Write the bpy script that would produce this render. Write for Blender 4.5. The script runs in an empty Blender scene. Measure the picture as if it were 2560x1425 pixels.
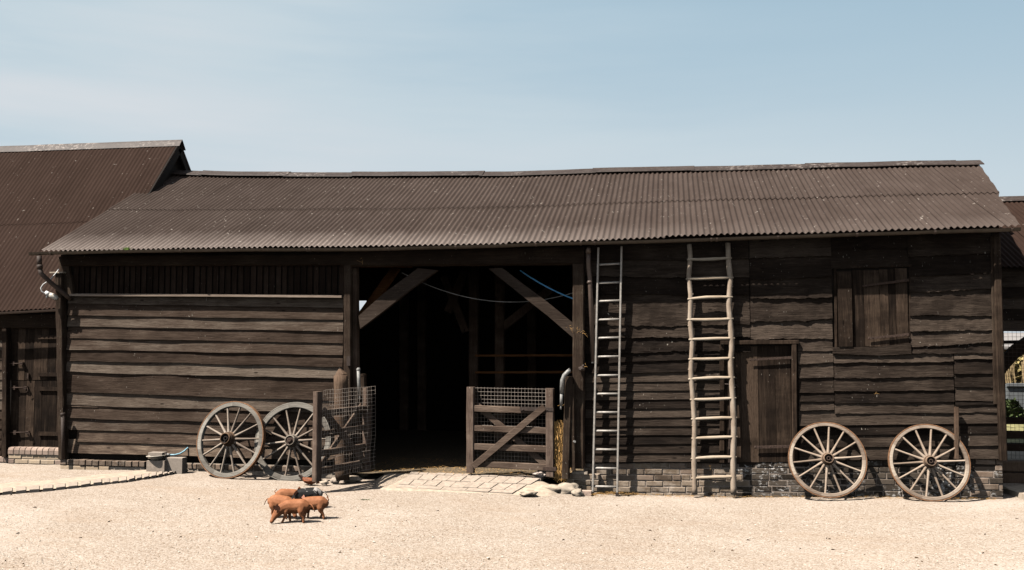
import bpy, math, random
from mathutils import Vector, Matrix, noise as mn
random.seed(7)
R = math.radians
sc = bpy.context.scene
COL = sc.collection
W0, H0, F = 2560.0, 1425.0, 2300.0
YAW, PITCH = R(9.87), R(3.645)
CAM = Vector((0, -12.2, 1.8))
# ---------------------------------------------------------------- camera
cd = bpy.data.cameras.new('camera'); cam = bpy.data.objects.new('camera', cd); COL.objects.link(cam)
cam.location = CAM; cam.rotation_euler = (R(90) + PITCH, 0, YAW)
cd.sensor_width = 36; cd.lens = 36 * F / W0; cd.clip_end = 2000; sc.camera = cam
ROT = cam.rotation_euler.to_matrix()

def ray(px, py):
    return ROT @ Vector(((px - W0 / 2) / F, -(py - H0 / 2) / F, -1))
def P(px, py, Y=0.0):
    d = ray(px, py); t = (Y - CAM.y) / d.y
    return CAM + d * t
def smooth(t):
    t = max(0, min(1, t)); return t * t * (3 - 2 * t)
GP = [(-14, -.03), (-9, -.02), (-7.8, 0), (-6.2, -.01), (-5.5, -.045), (-4.4, -.055), (-3, -.07), (-.5, -.165), (1.2, -.145), (2.5, -.105), (4, -.09), (20, -.09)]
def interp(pts, x):
    if x <= pts[0][0]: return pts[0][1]
    for a, b in zip(pts, pts[1:]):
        if x <= b[0]:
            t = (x - a[0]) / (b[0] - a[0]); return a[1] + (b[1] - a[1]) * t
    return pts[-1][1]
def zg(x, y=0):
    z = sum(interp(GP, x + d) for d in (-.4, -.2, 0, .2, .4)) / 5
    return z
def G(px, py, dz=0):
    d = ray(px, py); z = 0; p = CAM
    for _ in range(8):
        t = (z + dz - CAM.z) / d.z; p = CAM + d * t; z = zg(p.x, p.y)
    return Vector((p.x, p.y, z + dz))
def N(x, y=0, z=0): return mn.noise(Vector((x, y, z)))

# ---------------------------------------------------------------- mesh builder
class MB:
    def __init__(s): s.v = []; s.f = []; s.t = []; s.m = []; s.cur = .5; s.mi = 0; s.sm = []; s.smooth = False
    def add(s, vs, fs):
        b = len(s.v); s.v += [tuple(v) for v in vs]
        for f in fs:
            s.f.append([b + i for i in f]); s.t.append(s.cur); s.m.append(s.mi); s.sm.append(s.smooth)
    def box(s, lo, hi):
        x0, y0, z0 = lo; x1, y1, z1 = hi
        s.hexa([(x0, y0, z0), (x1, y0, z0), (x1, y1, z0), (x0, y1, z0), (x0, y0, z1), (x1, y0, z1), (x1, y1, z1), (x0, y1, z1)])
    def hexa(s, c):
        s.add(c, [(0, 3, 2, 1), (4, 5, 6, 7), (0, 1, 5, 4), (1, 2, 6, 5), (2, 3, 7, 6), (3, 0, 4, 7)])
    def slab(s, poly, y0, y1):
        """polygon [(x,z)] counter-clockwise seen from the front, extruded from y0 to y1"""
        n = len(poly)
        vs = [(x, y0, z) for x, z in poly] + [(x, y1, z) for x, z in poly]
        fs = [tuple(range(n)), tuple(range(2 * n - 1, n - 1, -1))] + [(i, i + n, (i + 1) % n + n, (i + 1) % n) for i in range(n)]
        s.add(vs, fs)
    def beam(s, a, b, w, t, up=None, jit=.0, ch=.12, seg=None, tw=1.0):
        """timber from a to b; w = width (in up-ish direction), t = thickness; chamfered, edges a little uneven"""
        a = Vector(a); b = Vector(b); d = (b - a); L = d.length; d.normalize()
        nrm = Vector(up) if up else Vector((0, -1, 0))
        side = d.cross(nrm)
        if side.length < 1e-4: nrm = Vector((1, 0, 0)); side = d.cross(nrm)
        side.normalize(); nrm = side.cross(d).normalized()
        seg = seg or max(1, int(L / .12) if jit else 1)
        c = ch * min(w, t)
        prof = [(-w / 2 + c, -t / 2), (w / 2 - c, -t / 2), (w / 2, -t / 2 + c), (w / 2, t / 2 - c), (w / 2 - c, t / 2), (-w / 2 + c, t / 2), (-w / 2, t / 2 - c), (-w / 2, -t / 2 + c)]
        vs = []; sd = random.random() * 100
        for i in range(seg + 1):
            q = a + d * (L * i / seg); k = 1 + (tw - 1) * i / seg
            for j, (u, v) in enumerate(prof):
                ju = jit * N(i * .45 + sd, (j // 2) * 3.1, 1); jv = jit * N(i * .45 + sd, (j // 2) * 3.1, 9)
                vs.append(q + side * (u * k + ju) + nrm * (v * k + jv))
        fs = [tuple(range(7, -1, -1)), tuple(range(seg * 8, seg * 8 + 8))]
        for i in range(seg):
            for j in range(8):
                k = (j + 1) % 8
                fs.append((i * 8 + j, i * 8 + k, i * 8 + 8 + k, i * 8 + 8 + j))
        s.add(vs, fs)
    def tube(s, pts, r, n=8, caps=True, smooth_=True, sq=1.0):
        pts = [Vector(p) for p in pts]; rs = r if isinstance(r, (list, tuple)) else [r] * len(pts)
        vs = []; ref = None
        for i, p in enumerate(pts):
            d = (pts[min(i + 1, len(pts) - 1)] - pts[max(i - 1, 0)]).normalized()
            if ref is None: ref = Vector((0, 0, 1)) if abs(d.z) < .9 else Vector((0, 1, 0))
            u = d.cross(ref).normalized(); v = u.cross(d).normalized(); ref = v
            for k in range(n):
                a = 2 * math.pi * k / n
                vs.append(p + (u * math.cos(a) + v * math.sin(a) * sq) * rs[i])
        fs = []
        for i in range(len(pts) - 1):
            for k in range(n):
                m = (k + 1) % n
                fs.append((i * n + k, i * n + m, i * n + n + m, i * n + n + k))
        o = s.smooth; s.smooth = smooth_
        s.add(vs, [f[::-1] for f in fs])
        s.smooth = o
        if caps:
            b = len(s.v) - len(vs)
            for f in (list(range(n)), list(range(len(vs) - 1, len(vs) - n - 1, -1))):
                s.f.append([b + i for i in f]); s.t.append(s.cur); s.m.append(s.mi); s.sm.append(False)
    def lathe(s, prof, M=Matrix(), n=20, smooth_=True):
        """prof [(r, h)] round local Z, placed by M"""
        vs = [M @ Vector((r * math.cos(2 * math.pi * k / n), r * math.sin(2 * math.pi * k / n), h)) for r, h in prof for k in range(n)]
        fs = []
        for i in range(len(prof) - 1):
            for k in range(n):
                m = (k + 1) % n
                fs.append((i * n + k, i * n + m, i * n + n + m, i * n + n + k))
        o = s.smooth; s.smooth = smooth_; s.add(vs, fs); s.smooth = o
    def blob(s, c, r, sub=2, jit=.15, f=3.0, sq=(1, 1, 1)):
        import bmesh
        bm = bmesh.new(); bmesh.ops.create_icosphere(bm, subdivisions=sub, radius=1)
        sd = random.random() * 50
        vs = []
        for v in bm.verts:
            p = v.co * (1 + jit * N(v.co.x * f / 2 + sd, v.co.y * f / 2, v.co.z * f / 2))
            vs.append((c[0] + p.x * r * sq[0], c[1] + p.y * r * sq[1], c[2] + p.z * r * sq[2]))
        s.add(vs, [[v.index for v in f_.verts] for f_ in bm.faces]); bm.free()
    def build(s, name, mat, parent=None, label=None, local=False):
        me = bpy.data.meshes.new(name); me.from_pydata(s.v, [], s.f); me.update()
        at = me.attributes.new('tint', 'FLOAT', 'FACE'); at.data.foreach_set('value', s.t)
        me.polygons.foreach_set('material_index', s.m); me.polygons.foreach_set('use_smooth', s.sm)
        for m in (mat if isinstance(mat, (list, tuple)) else [mat]): me.materials.append(m)
        o = bpy.data.objects.new(name, me); COL.objects.link(o)
        if parent:
            o.parent = parent
            if not local: o.matrix_parent_inverse = wm(parent).inverted()
        if label: o['label'] = label
        return o
def wm(o):
    m = Matrix.LocRotScale(o.location, o.rotation_euler, o.scale)
    if o.parent: m = wm(o.parent) @ o.matrix_parent_inverse @ m
    return m
def thing(name, label, cat, loc=(0, 0, 0), rot=(0, 0, 0), group=None):
    o = bpy.data.objects.new(name, None); COL.objects.link(o); o.empty_display_size = .2
    o.location = loc; o.rotation_euler = rot; o['label'] = label; o['category'] = cat
    if group: o['group'] = group
    return o
def tag(o, label, cat, group=None):
    o['label'] = label; o['category'] = cat
    if group: o['group'] = group
    return o
def copy_tree(o, parent=None):
    c = o.copy(); COL.objects.link(c)
    if parent: c.parent = parent
    for ch in [x for x in bpy.data.objects if x.parent == o]: copy_tree(ch, c)
    return c

# ---------------------------------------------------------------- materials
class NT:
    def __init__(s, name):
        s.m = bpy.data.materials.new(name); s.m.use_nodes = True; s.t = s.m.node_tree; s.n = s.t.nodes
        s.b = s.n['Principled BSDF']; s.b.inputs['Specular IOR Level'].default_value = .07
        s.tc = s.new('ShaderNodeTexCoord').outputs['Object']
        a = s.new('ShaderNodeAttribute'); a.attribute_name = 'tint'; s.tint = a.outputs['Fac']
    def new(s, k, **kw):
        n = s.n.new(k)
        for a, b in kw.items(): setattr(n, a, b)
        return n
    def link(s, a, b): s.t.links.new(a, b)
    def math(s, op, a, b=None):
        n = s.new('ShaderNodeMath', operation=op)
        for i, x in enumerate((a, b)):
            if x is None: continue
            if isinstance(x, (int, float)): n.inputs[i].default_value = x
            else: s.link(x, n.inputs[i])
        return n.outputs[0]
    def vec(s, scale, off=None):
        n = s.new('ShaderNodeMapping'); n.inputs['Scale'].default_value = scale; s.link(s.tc, n.inputs['Vector'])
        if off is not None:
            c = s.new('ShaderNodeCombineXYZ')
            for i in range(3): s.link(off, c.inputs[i])
            s.link(c.outputs[0], n.inputs['Location'])
        return n.outputs[0]
    def noise(s, vec, scale=1, detail=4, rough=.6, dist=0):
        n = s.new('ShaderNodeTexNoise'); n.inputs['Scale'].default_value = scale; n.inputs['Detail'].default_value = detail
        n.inputs['Roughness'].default_value = rough; n.inputs['Distortion'].default_value = dist
        s.link(vec, n.inputs['Vector']); return n.outputs['Fac']
    def vor(s, vec, scale, feat='F1', out='Distance'):
        n = s.new('ShaderNodeTexVoronoi', feature=feat); n.inputs['Scale'].default_value = scale; s.link(vec, n.inputs['Vector']); return n.outputs[out]
    def ramp(s, fac, stops):
        n = s.new('ShaderNodeValToRGB'); e = n.color_ramp.elements
        while len(e) < len(stops): e.new(.5)
        for x, (p, c) in zip(e, stops):
            x.position = p; x.color = (c, c, c, 1) if isinstance(c, (int, float)) else (*c, 1)
        s.link(fac, n.inputs[0]); return n.outputs[0]
    def mix(s, fac, a, b, mode='MIX'):
        n = s.new('ShaderNodeMix', data_type='RGBA', blend_type=mode)
        for i, x in ((0, fac), (6, a), (7, b)):
            if isinstance(x, (int, float)): n.inputs[i].default_value = x
            elif isinstance(x, tuple): n.inputs[i].default_value = (*x, 1)
            else: s.link(x, n.inputs[i])
        return n.outputs[2]
    def bump(s, h, strength, dist, prev=None):
        n = s.new('ShaderNodeBump'); n.inputs['Strength'].default_value = strength; n.inputs['Distance'].default_value = dist
        s.link(h, n.inputs['Height'])
        if prev is not None: s.link(prev, n.inputs['Normal'])
        return n.outputs[0]
    def out(s, col=None, rough=None, nor=None, spec=None, metal=None):
        for k, x in (('Base Color', col), ('Roughness', rough), ('Normal', nor), ('Specular IOR Level', spec), ('Metallic', metal)):
            if x is None: continue
            if isinstance(x, (int, float)): s.b.inputs[k].default_value = x
            elif isinstance(x, tuple): s.b.inputs[k].default_value = (*x, 1)
            else: s.link(x, s.b.inputs[k])
        return s.m
def sepx(nt, i):
    n = nt.new('ShaderNodeSeparateXYZ'); nt.link(nt.tc, n.inputs[0]); return n.outputs[i]

def wood(name, dark, mid, light, axis='x', fleck=.0, bump=.5, fleckcol=(.55, .5, .42), rough=.8, streak=0.0):
    t = NT(name)
    off = t.math('MULTIPLY', t.tint, 37.0)
    sc_ = {'x': (1.6, 14, 26), 'z': (26, 14, 1.6), 'y': (26, 1.6, 26)}[axis]
    g = t.noise(t.vec(sc_, off), 1.6, 7, .68, .9)
    fine = t.noise(t.vec(tuple(c * 3.2 for c in sc_), off), 2, 4, .7, .3)
    bl = t.noise(t.vec((1.1, 1.1, 2.6), off), 1.7, 4, .6)
    f = t.math('ADD', t.math('MULTIPLY', g, .50), t.math('MULTIPLY', bl, .58))
    f = t.math('ADD', f, t.math('MULTIPLY', t.math('SUBTRACT', t.tint, .5), .36))
    c = t.ramp(f, [(.3, dark), (.52, mid), (.74, light)])
    c = t.mix(t.math('MULTIPLY', t.ramp(fine, [(.5, 0.0), (.36, 1.0)][::-1]), .55), c, dark)
    kn = t.vor(t.vec({'x': (.9, 1, 2.6), 'z': (2.6, 1, .9), 'y': (1, 1, 1)}[axis], off), 2.3)
    c = t.mix(t.math('MULTIPLY', t.ramp(kn, [(.045, 1.0), (.085, 0.0)]), .8), c, tuple(x * .5 for x in dark))
    if streak:
        st = t.noise(t.vec((16, 16, 1.1), off), 1.5, 3, .5)
        c = t.mix(t.math('MULTIPLY', t.ramp(st, [(.55, 0.0), (.72, 1.0)]), streak), c, light)
    if fleck:
        v = t.noise(t.vec((1, 1, .45)), 48, 2, .5)
        pat = t.noise(t.vec((1, 1, 1)), 1.9, 3, .6)
        k = t.math('MULTIPLY', t.ramp(v, [(.69, 0.0), (.73, 1.0)]), t.ramp(pat, [(.5, 0.0), (.66, 1.0)]))
        c = t.mix(t.math('MULTIPLY', k, fleck), c, fleckcol)
    h = t.math('ADD', g, t.math('MULTIPLY', fine, .5))
    n = t.bump(h, bump, .012)
    return t.out(c, rough, n)

def plain(name, col, rough=.6, metal=0, var=.25, scale=20, bump=.1, spec=.3):
    t = NT(name)
    n = t.noise(t.vec((1, 1, 1)), scale, 5, .65)
    lo = tuple(c * (1 - var) for c in col); hi = tuple(min(1, c * (1 + var)) for c in col)
    c = t.ramp(n, [(.35, lo), (.65, hi)])
    c = t.mix(t.math('MULTIPLY', t.tint, .3), c, lo)
    return t.out(c, rough, t.bump(n, bump, .005), spec, metal)

BK = (.030, .021, .017); BM = (.072, .050, .040); BL = (.135, .097, .076)
M = {}
M['board'] = wood('weathered_brown_boards', (0.0253, 0.0163, 0.0114), (0.0706, 0.0495, 0.0365), (0.1562, 0.1236, 0.0958), 'x', .5, .75)
M['board_dusty'] = wood('dusty_lowest_boards', (0.0352, 0.0228, 0.0161), (0.0984, 0.0694, 0.0514), (0.2880, 0.2165, 0.1577), 'x', .5, .75)
M['rough'] = wood('tarred_waney_boards', (0.0095, 0.0069, 0.0055), (0.0314, 0.0227, 0.0172), (0.0876, 0.0658, 0.0501), 'x', .8, 1.0)
M['vboard'] = wood('tarred_upright_boards', (0.0094, 0.0065, 0.0049), (0.0294, 0.0200, 0.0143), (0.0880, 0.0600, 0.0418), 'z', .3, .6, streak=.35)
M['slat'] = wood('shade_dark_vent_slats', (0.0074, 0.0048, 0.0036), (0.0179, 0.0113, 0.0081), (0.0396, 0.0261, 0.0189), 'z', .3, .6, streak=.35)  # darker copy of the upright boards, eave shade put into the colour
M['post'] = wood('dark_oak_posts', (0.0184, 0.0125, 0.0088), (0.0492, 0.0337, 0.0244), (0.0979, 0.0740, 0.0523), 'z', .4, .8)
M['beam'] = wood('shade_darkened_oak_beams', (0.0105, 0.0072, 0.0050), (0.0264, 0.0176, 0.0123), (0.0572, 0.0396, 0.0274), 'x', .4, .8)  # tone darkened to stand in for shade under the eaves
M['brace'] = wood('brown_oak_braces', (0.0224, 0.0155, 0.0122), (0.0467, 0.0337, 0.0258), (0.0772, 0.0582, 0.0455), 'x', .2, .6)
M['ledge'] = wood('sunlit_tone_ledge', (.16, .12, .095), (.27, .21, .165), (.38, .31, .25), 'x', 0, .3)  # pale tone stands in for sunlight on the ledge
M['gate'] = wood('grey_brown_gate_wood', (0.0447, 0.0298, 0.0219), (0.1068, 0.0753, 0.0567), (0.2145, 0.1598, 0.1215), 'x', .9, .6, (0.5349, 0.4587, 0.3677))
M['gatez'] = wood('grey_brown_gate_stiles', (0.0513, 0.0342, 0.0256), (0.1330, 0.0940, 0.0731), (0.2755, 0.2071, 0.1596), 'z', .9, .6, (0.6137, 0.5263, 0.4313))
M['logpost'] = wood('round_post_wood', (0.043, 0.027, 0.017), (0.105, 0.069, 0.048), (0.186, 0.129, 0.090), 'z', 0, .8)
M['greywheel'] = wood('blue_grey_painted_wood', (0.1222, 0.1088, 0.0928), (0.2288, 0.2112, 0.1825), (0.3362, 0.3104, 0.2675), 'x', .3, .35, (0.4723, 0.4224, 0.3572))
M['tanwheel'] = wood('bare_tan_wood', (0.1597, 0.1197, 0.0904), (0.3349, 0.2652, 0.2073), (0.4791, 0.4022, 0.3185), 'x', 0, .35)
M['tanspoke'] = wood('bare_tan_spokes', (0.2118, 0.1610, 0.1208), (0.3534, 0.2730, 0.2079), (0.4664, 0.3750, 0.2930), 'x', 0, .2)
M['greyspoke'] = wood('grey_spokes', (0.1656, 0.1317, 0.1054), (0.2808, 0.2277, 0.1816), (0.3874, 0.3265, 0.2662), 'x', 0, .2)
M['pole'] = wood('bare_pole_wood', (0.2072, 0.1550, 0.1125), (0.3813, 0.3010, 0.2292), (0.5144, 0.4350, 0.3481), 'z', 0, .6)
M['rung'] = wood('bare_rung_wood', (0.2480, 0.1849, 0.1276), (0.4138, 0.3349, 0.2486), (0.5104, 0.4419, 0.3520), 'x', 0, .3)
M['rust'] = plain('rusty_iron', (0.0561, 0.0360, 0.0270), .85, .0, .5, 40, .4)
M['iron'] = plain('dark_iron', (.045, .032, .026), .7, .0, .35, 40, .4)
M['tyre'] = plain('rust_orange_tyre', (.22, .115, .06), .8, 0, .4, 30, .3)
M['hubin'] = plain('dark_hub_socket', (.012, .008, .006), .9)
M['alu'] = plain('dull_aluminium', (0.3780, 0.3499, 0.3123), .55, .15, .25, 25, .1, .5)
M['galv'] = plain('galvanised_pipe', (0.2632, 0.2587, 0.2438), .55, .15, .3, 35, .2, .4)
M['wire'] = plain('galvanised_wire', (0.4250, 0.3612, 0.3075), .6, .1, .3, 60, 0)
M['gutter'] = plain('painted_gutter', (0.0938, 0.0725, 0.0525), .55, 0, .35, 9, .1, .35)
M['pipe'] = plain('brown_downpipe', (.10, .072, .058), .5, 0, .2, 12, .05, .4)
M['ridge'] = None
M['cement'] = plain('pale_cement', (0.435, 0.356, 0.274), .95, 0, .22, 14, .8)
M['stone'] = plain('pale_stone', (0.4162, 0.3480, 0.2723), .95, 0, .2, 9, .8)
M['sett'] = plain('worn_setts', (0.3776, 0.3109, 0.2509), .95, 0, .22, 22, .5)
M['concrete'] = plain('grey_concrete', (0.3179, 0.2695, 0.2244), .95, 0, .12, 40, .25)
M['mortar'] = plain('sandy_mortar', (0.416, 0.347, 0.277), 1, 0, .3, 30, .6)
M['dmortar'] = plain('sooty_mortar', (0.3200, 0.2624, 0.2176), 1, 0, .4, 30, .6)
M['enamel'] = plain('chipped_enamel', (0.546, 0.493, 0.414), .35, 0, .2, 30, .1, .5)
M['blue'] = plain('pale_blue_hose', (.30, .55, .66), .4, 0, .2, 30, 0, .5)
M['bluerope'] = plain('bright_blue_pipe', (.08, .34, .62), .4, 0, .15, 30, 0, .5)
M['white'] = plain('white_plastic', (0.634, 0.634, 0.616), .4, 0, .1, 30, 0, .5)
M['jar'] = plain('cloudy_glass_jar', (0.546, 0.510, 0.440), .25, 0, .2, 20, 0, .6)
M['string'] = plain('pale_string', (0.385, 0.363, 0.332), .8)
M['straw'] = plain('golden_straw', (0.6283, 0.3600, 0.1264), .85, 0, .4, 60, .3)
M['leaf'] = plain('green_leaves', (0.0975, 0.1368, 0.0480), .7, 0, .5, 8, .1)
M['moss'] = plain('bright_moss', (.09, .16, .02), .9, 0, .4, 60, .4)
M['ochre'] = plain('ochre_field', (0.2496, 0.1608, 0.0714), 1, 0, .3, 3, .2)
M['tin'] = plain('pale_far_roof', (0.2579, 0.2411, 0.2289), .7, 0, .1, 3, 0)
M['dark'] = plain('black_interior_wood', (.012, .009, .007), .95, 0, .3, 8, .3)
M['inner'] = wood('bounce_lightened_timber', (0.0544, 0.0354, 0.0245), (0.1224, 0.0816, 0.0598), (0.2176, 0.1496, 0.1088), 'z', 0, .5)  # colour lightened to replace the missing bounced light indoors
M['redwood'] = wood('rusty_red_timber', (.08, .035, .015), (.17, .075, .03), (.26, .12, .05), 'x', 0, .4)

def roofmat(name, eave_light, k=(1, 1, 1)):
    t = NT(name)
    n1 = t.noise(t.vec((1, 1, 1)), 1.3, 5, .65)
    n2 = t.noise(t.vec((7, 1.2, 1)), 1.0, 5, .7)
    grit = t.noise(t.vec((1, 1, 1)), 130, 2, .5)
    c = t.ramp(t.math('ADD', t.math('MULTIPLY', n1, .5), t.math('MULTIPLY', n2, .5)), [(.34, (.041, .0285, .0225)), (.66, (.069, .0510, .0425))])
    c = t.mix(t.math('MULTIPLY', t.ramp(grit, [(.3, 1.0), (.55, 0.0)]), .35), c, (.025, .016, .012))
    c = t.mix(t.math('MULTIPLY', t.math('SUBTRACT', t.tint, .5), .22), c, (.09, .068, .056))
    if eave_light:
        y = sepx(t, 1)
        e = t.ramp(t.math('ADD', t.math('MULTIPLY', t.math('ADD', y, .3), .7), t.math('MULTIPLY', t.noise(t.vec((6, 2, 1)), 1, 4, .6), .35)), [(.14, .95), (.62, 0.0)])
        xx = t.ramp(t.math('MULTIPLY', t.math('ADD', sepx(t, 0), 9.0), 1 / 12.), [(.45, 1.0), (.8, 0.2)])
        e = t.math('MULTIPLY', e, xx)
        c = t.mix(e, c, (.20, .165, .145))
    c = t.mix(1.0, c, k, 'MULTIPLY')
    # lichen / dropping specks
    w = t.noise(t.vec((1, .6, 1)), 19, 3, .6)
    cl = t.noise(t.vec((1, 1, 1)), 2.2, 3, .6)
    k = t.math('MULTIPLY', t.ramp(w, [(.66 if eave_light else .69, 0.0), (.70 if eave_light else .73, 1.0)]), t.ramp(cl, [(.40, 0.0), (.58, 1.0)]))
    c = t.mix(t.math('MULTIPLY', k, .8), c, (.33, .29, .25))
    return t.out(c, .8, t.bump(grit, .25, .004), .12 if eave_light else .04)
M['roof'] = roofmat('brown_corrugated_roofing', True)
M['roof2'] = roofmat('brown_corrugated_roofing_old', False, (.60, .50, .46))
def ridgemat():
    t = NT('brown_ridge_metal')
    n1 = t.noise(t.vec((1, 1, 1)), 2.3, 5, .65)
    c = t.ramp(n1, [(.3, (.032, .022, .018)), (.7, (.056, .042, .035))])
    w = t.noise(t.vec((1, 1, 1)), 16, 4, .65)
    k = t.math('MULTIPLY', t.ramp(w, [(.5, 0.0), (.62, 1.0)]), t.ramp(t.noise(t.vec((1, 1, 1)), .9, 2, .5), [(.5, .12), (.62, 1.0)]))
    c = t.mix(t.math('MULTIPLY', k, .85), c, (.25, .215, .19))
    return t.out(c, .6, t.bump(w, .15, .004), .3)
M['ridge'] = ridgemat()

def brickmat(name, lo, hi, flake, dust=0.0):
    t = NT(name)
    n = t.noise(t.vec((1, 1, 1)), 28, 5, .7)
    f = t.math('ADD', t.math('MULTIPLY', t.tint, .6), t.math('MULTIPLY', n, .5))
    c = t.ramp(f, [(.3, lo), (.8, hi)])
    if flake:
        a = t.noise(t.vec((1, 1, 1.6)), 22, 5, .72)
        b = t.noise(t.vec((1, 1, 1)), 2.6, 3, .6)
        k = t.math('MULTIPLY', t.ramp(a, [(.53, 0.0), (.57, 1.0)]), t.ramp(b, [(.46, 0.0), (.62, 1.0)]))
        c = t.mix(t.math('MULTIPLY', k, flake), c, (.62, .6, .57))
    if dust:
        d = t.ramp(t.noise(t.vec((1, 1, 1.4)), 6, 5, .7), [(.42, 0.0), (.66, 1.0)])
        c = t.mix(t.math('MULTIPLY', d, dust), c, (.48, .40, .32))
    return t.out(c, .9, t.bump(n, .7, .006))
M['brick_pale'] = brickmat('dusty_old_bricks', (0.1050, 0.0754, 0.0528), (0.2502, 0.1895, 0.1343), .25, .65)
M['brick_black'] = brickmat('tarred_old_bricks', (0.0300, 0.0240, 0.0188), (0.1117, 0.0907, 0.0713), .9)
M['brick_dark'] = brickmat('dark_header_bricks', (0.0896, 0.0664, 0.0488), (0.2152, 0.1552, 0.1152), .15, .25)
M['brick_step'] = brickmat('blue_grey_step_bricks', (0.232, 0.168, 0.135), (0.383, 0.284, 0.228), .1, .3)
M['brick_sand'] = brickmat('sandy_stock_bricks', (0.330, 0.248, 0.168), (0.572, 0.450, 0.316), .2, .4)

def gravel():
    t = NT('sandy_gravel')
    v = t.vec((1, 1, 1))
    cell = t.vor(v, 78, 'F1', 'Color'); dist = t.vor(v, 78); fineg = t.noise(v, 34, 3, .75)
    g = t.new('ShaderNodeSeparateColor'); t.link(cell, g.inputs[0])
    big = t.noise(v, .8, 5, .6); med = t.noise(v, 9, 4, .65)
    f = t.math('ADD', t.math('ADD', t.math('MULTIPLY', g.outputs[0], .5), t.math('MULTIPLY', t.math('SUBTRACT', fineg, .5), .5)), t.math('MULTIPLY', big, .28))
    f = t.math('ADD', f, t.math('MULTIPLY', med, .25))
    c = t.ramp(f, [(.15, (.19, .138, .098)), (.40, (.31, .25, .195)), (.60, (.39, .327, .268)), (.9, (.51, .455, .395))])
    cell2 = t.vor(v, 33, 'F1', 'Color'); g2 = t.new('ShaderNodeSeparateColor'); t.link(cell2, g2.inputs[0])
    d2 = t.vor(v, 33)
    k = t.math('MULTIPLY', t.ramp(g2.outputs[1], [(.86, 0.0), (.9, 1.0)]), t.ramp(d2, [(.3, 1.0), (.42, 0.0)]))
    c = t.mix(t.math('MULTIPLY', k, .45), c, (.52, .46, .39))
    k2 = t.math('MULTIPLY', t.ramp(g2.outputs[2], [(.9, 0.0), (.93, 1.0)]), t.ramp(d2, [(.18, 1.0), (.3, 0.0)]))
    c = t.mix(t.math('MULTIPLY', k2, .5), c, (.13, .08, .05))
    pt = t.noise(t.vec((.5, 1.6, 1)), 1.1, 4, .6, .6)
    c = t.mix(t.ramp(pt, [(.50, 0.0), (.72, .42)]), c, (.33, .245, .175))
    pt2 = t.noise(t.vec((.7, 1.3, 1)), .55, 3, .6)
    c = t.mix(t.ramp(pt2, [(.52, 0.0), (.75, .35)]), c, (.52, .46, .40))
    nn = t.bump(t.math('SUBTRACT', 1.0, dist), .55, .006)
    nn = t.bump(med, .5, .03, nn)
    return t.out(c, .95, nn, .15)
M['gravel'] = gravel()
def debrismat():
    t = NT('loose_stones_and_twigs')
    c = t.ramp(t.tint, [(0, (.06, .035, .02)), (.25, (.2, .13, .07)), (.5, (.36, .28, .21)), (1, (.58, .52, .44))])
    return t.out(c, .95)
M['debris'] = debrismat()
# ================================================================ ground
def axis(a, b, lo, hi, step, grow=1.35):
    xs = []; x = lo
    while x < hi: xs.append(x); x += step
    xs.append(hi); s = step
    while xs[-1] < b: s *= grow; xs.append(min(b, xs[-1] + s))
    s = step
    while xs[0] > a: s *= grow; xs.insert(0, max(a, xs[0] - s))
    return xs
mb = MB(); mb.smooth = True
xs = axis(-400, 400, -12, 8, .12); ys = axis(-60, 600, -6.5, 1.2, .12)
vs = []
for y in ys:
    for x in xs:
        z = zg(x, y)
        if -12.5 < x < 8.5 and -7 < y < 1.5:
            z += .010 * N(x * 1.3, y * 1.3) + .006 * N(x * 4, y * 4)
        vs.append((x, y, z))
nx = len(xs)
mb.add(vs, [(j * nx + i, j * nx + i + 1, (j + 1) * nx + i + 1, (j + 1) * nx + i) for j in range(len(ys) - 1) for i in range(nx - 1)])
o = mb.build('ground', M['gravel']); o['kind'] = 'structure'

def oct_(mb, c, r, sq=.6):
    a = random.random() * 6.28; k = [(math.cos(a + i * 1.571), math.sin(a + i * 1.571)) for i in range(4)]
    rr = [r * random.uniform(.6, 1.2) for _ in range(4)]
    vs = [(c[0] + k[i][0] * rr[i], c[1] + k[i][1] * rr[i], c[2] + random.uniform(-.2, .2) * r) for i in range(4)] + [(c[0], c[1], c[2] + r * sq)]
    mb.add(vs, [(0, 1, 4), (1, 2, 4), (2, 3, 4), (3, 0, 4)])
mb = MB()
for _ in range(9000):
    px = random.uniform(-20, 2580); py = 1215 + 215 * random.random() ** .8
    p = G(px, py)
    if p.y > -.25: continue
    mb.cur = random.choice([.35, .5, .6, .75, .85, 1])
    oct_(mb, (p.x, p.y, p.z + .002), random.choice([.003, .004, .005, .006, .009]) * random.uniform(.8, 1.3))
for _ in range(60):
    p = G(random.uniform(0, 2560), random.uniform(1240, 1420)); mb.cur = random.choice([1, .95, .9]); oct_(mb, (p.x, p.y, p.z + .004), random.uniform(.008, .018), .5)
for _ in range(90):
    p = G(random.uniform(0, 2560), random.uniform(1215, 1420)); a = random.random() * 3.14; l = random.uniform(.006, .022)
    mb.cur = random.choice([0, .05, .15, .25]); d = Vector((math.cos(a), math.sin(a), 0)) * l; n_ = Vector((-d.y, d.x, 0)).normalized() * random.uniform(.001, .003)
    mb.add([p - d + n_ * .3, p + d - n_ * .3, p + d * .6 + n_ + Vector((0, 0, .012)), p - d * .6 + n_ + Vector((0, 0, .008))], [(0, 1, 2, 3)])
o = mb.build('gravel', M['debris']); o['kind'] = 'stuff'; o['label'] = 'loose pebbles and twigs scattered over the sandy yard'; o['category'] = 'gravel'

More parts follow.
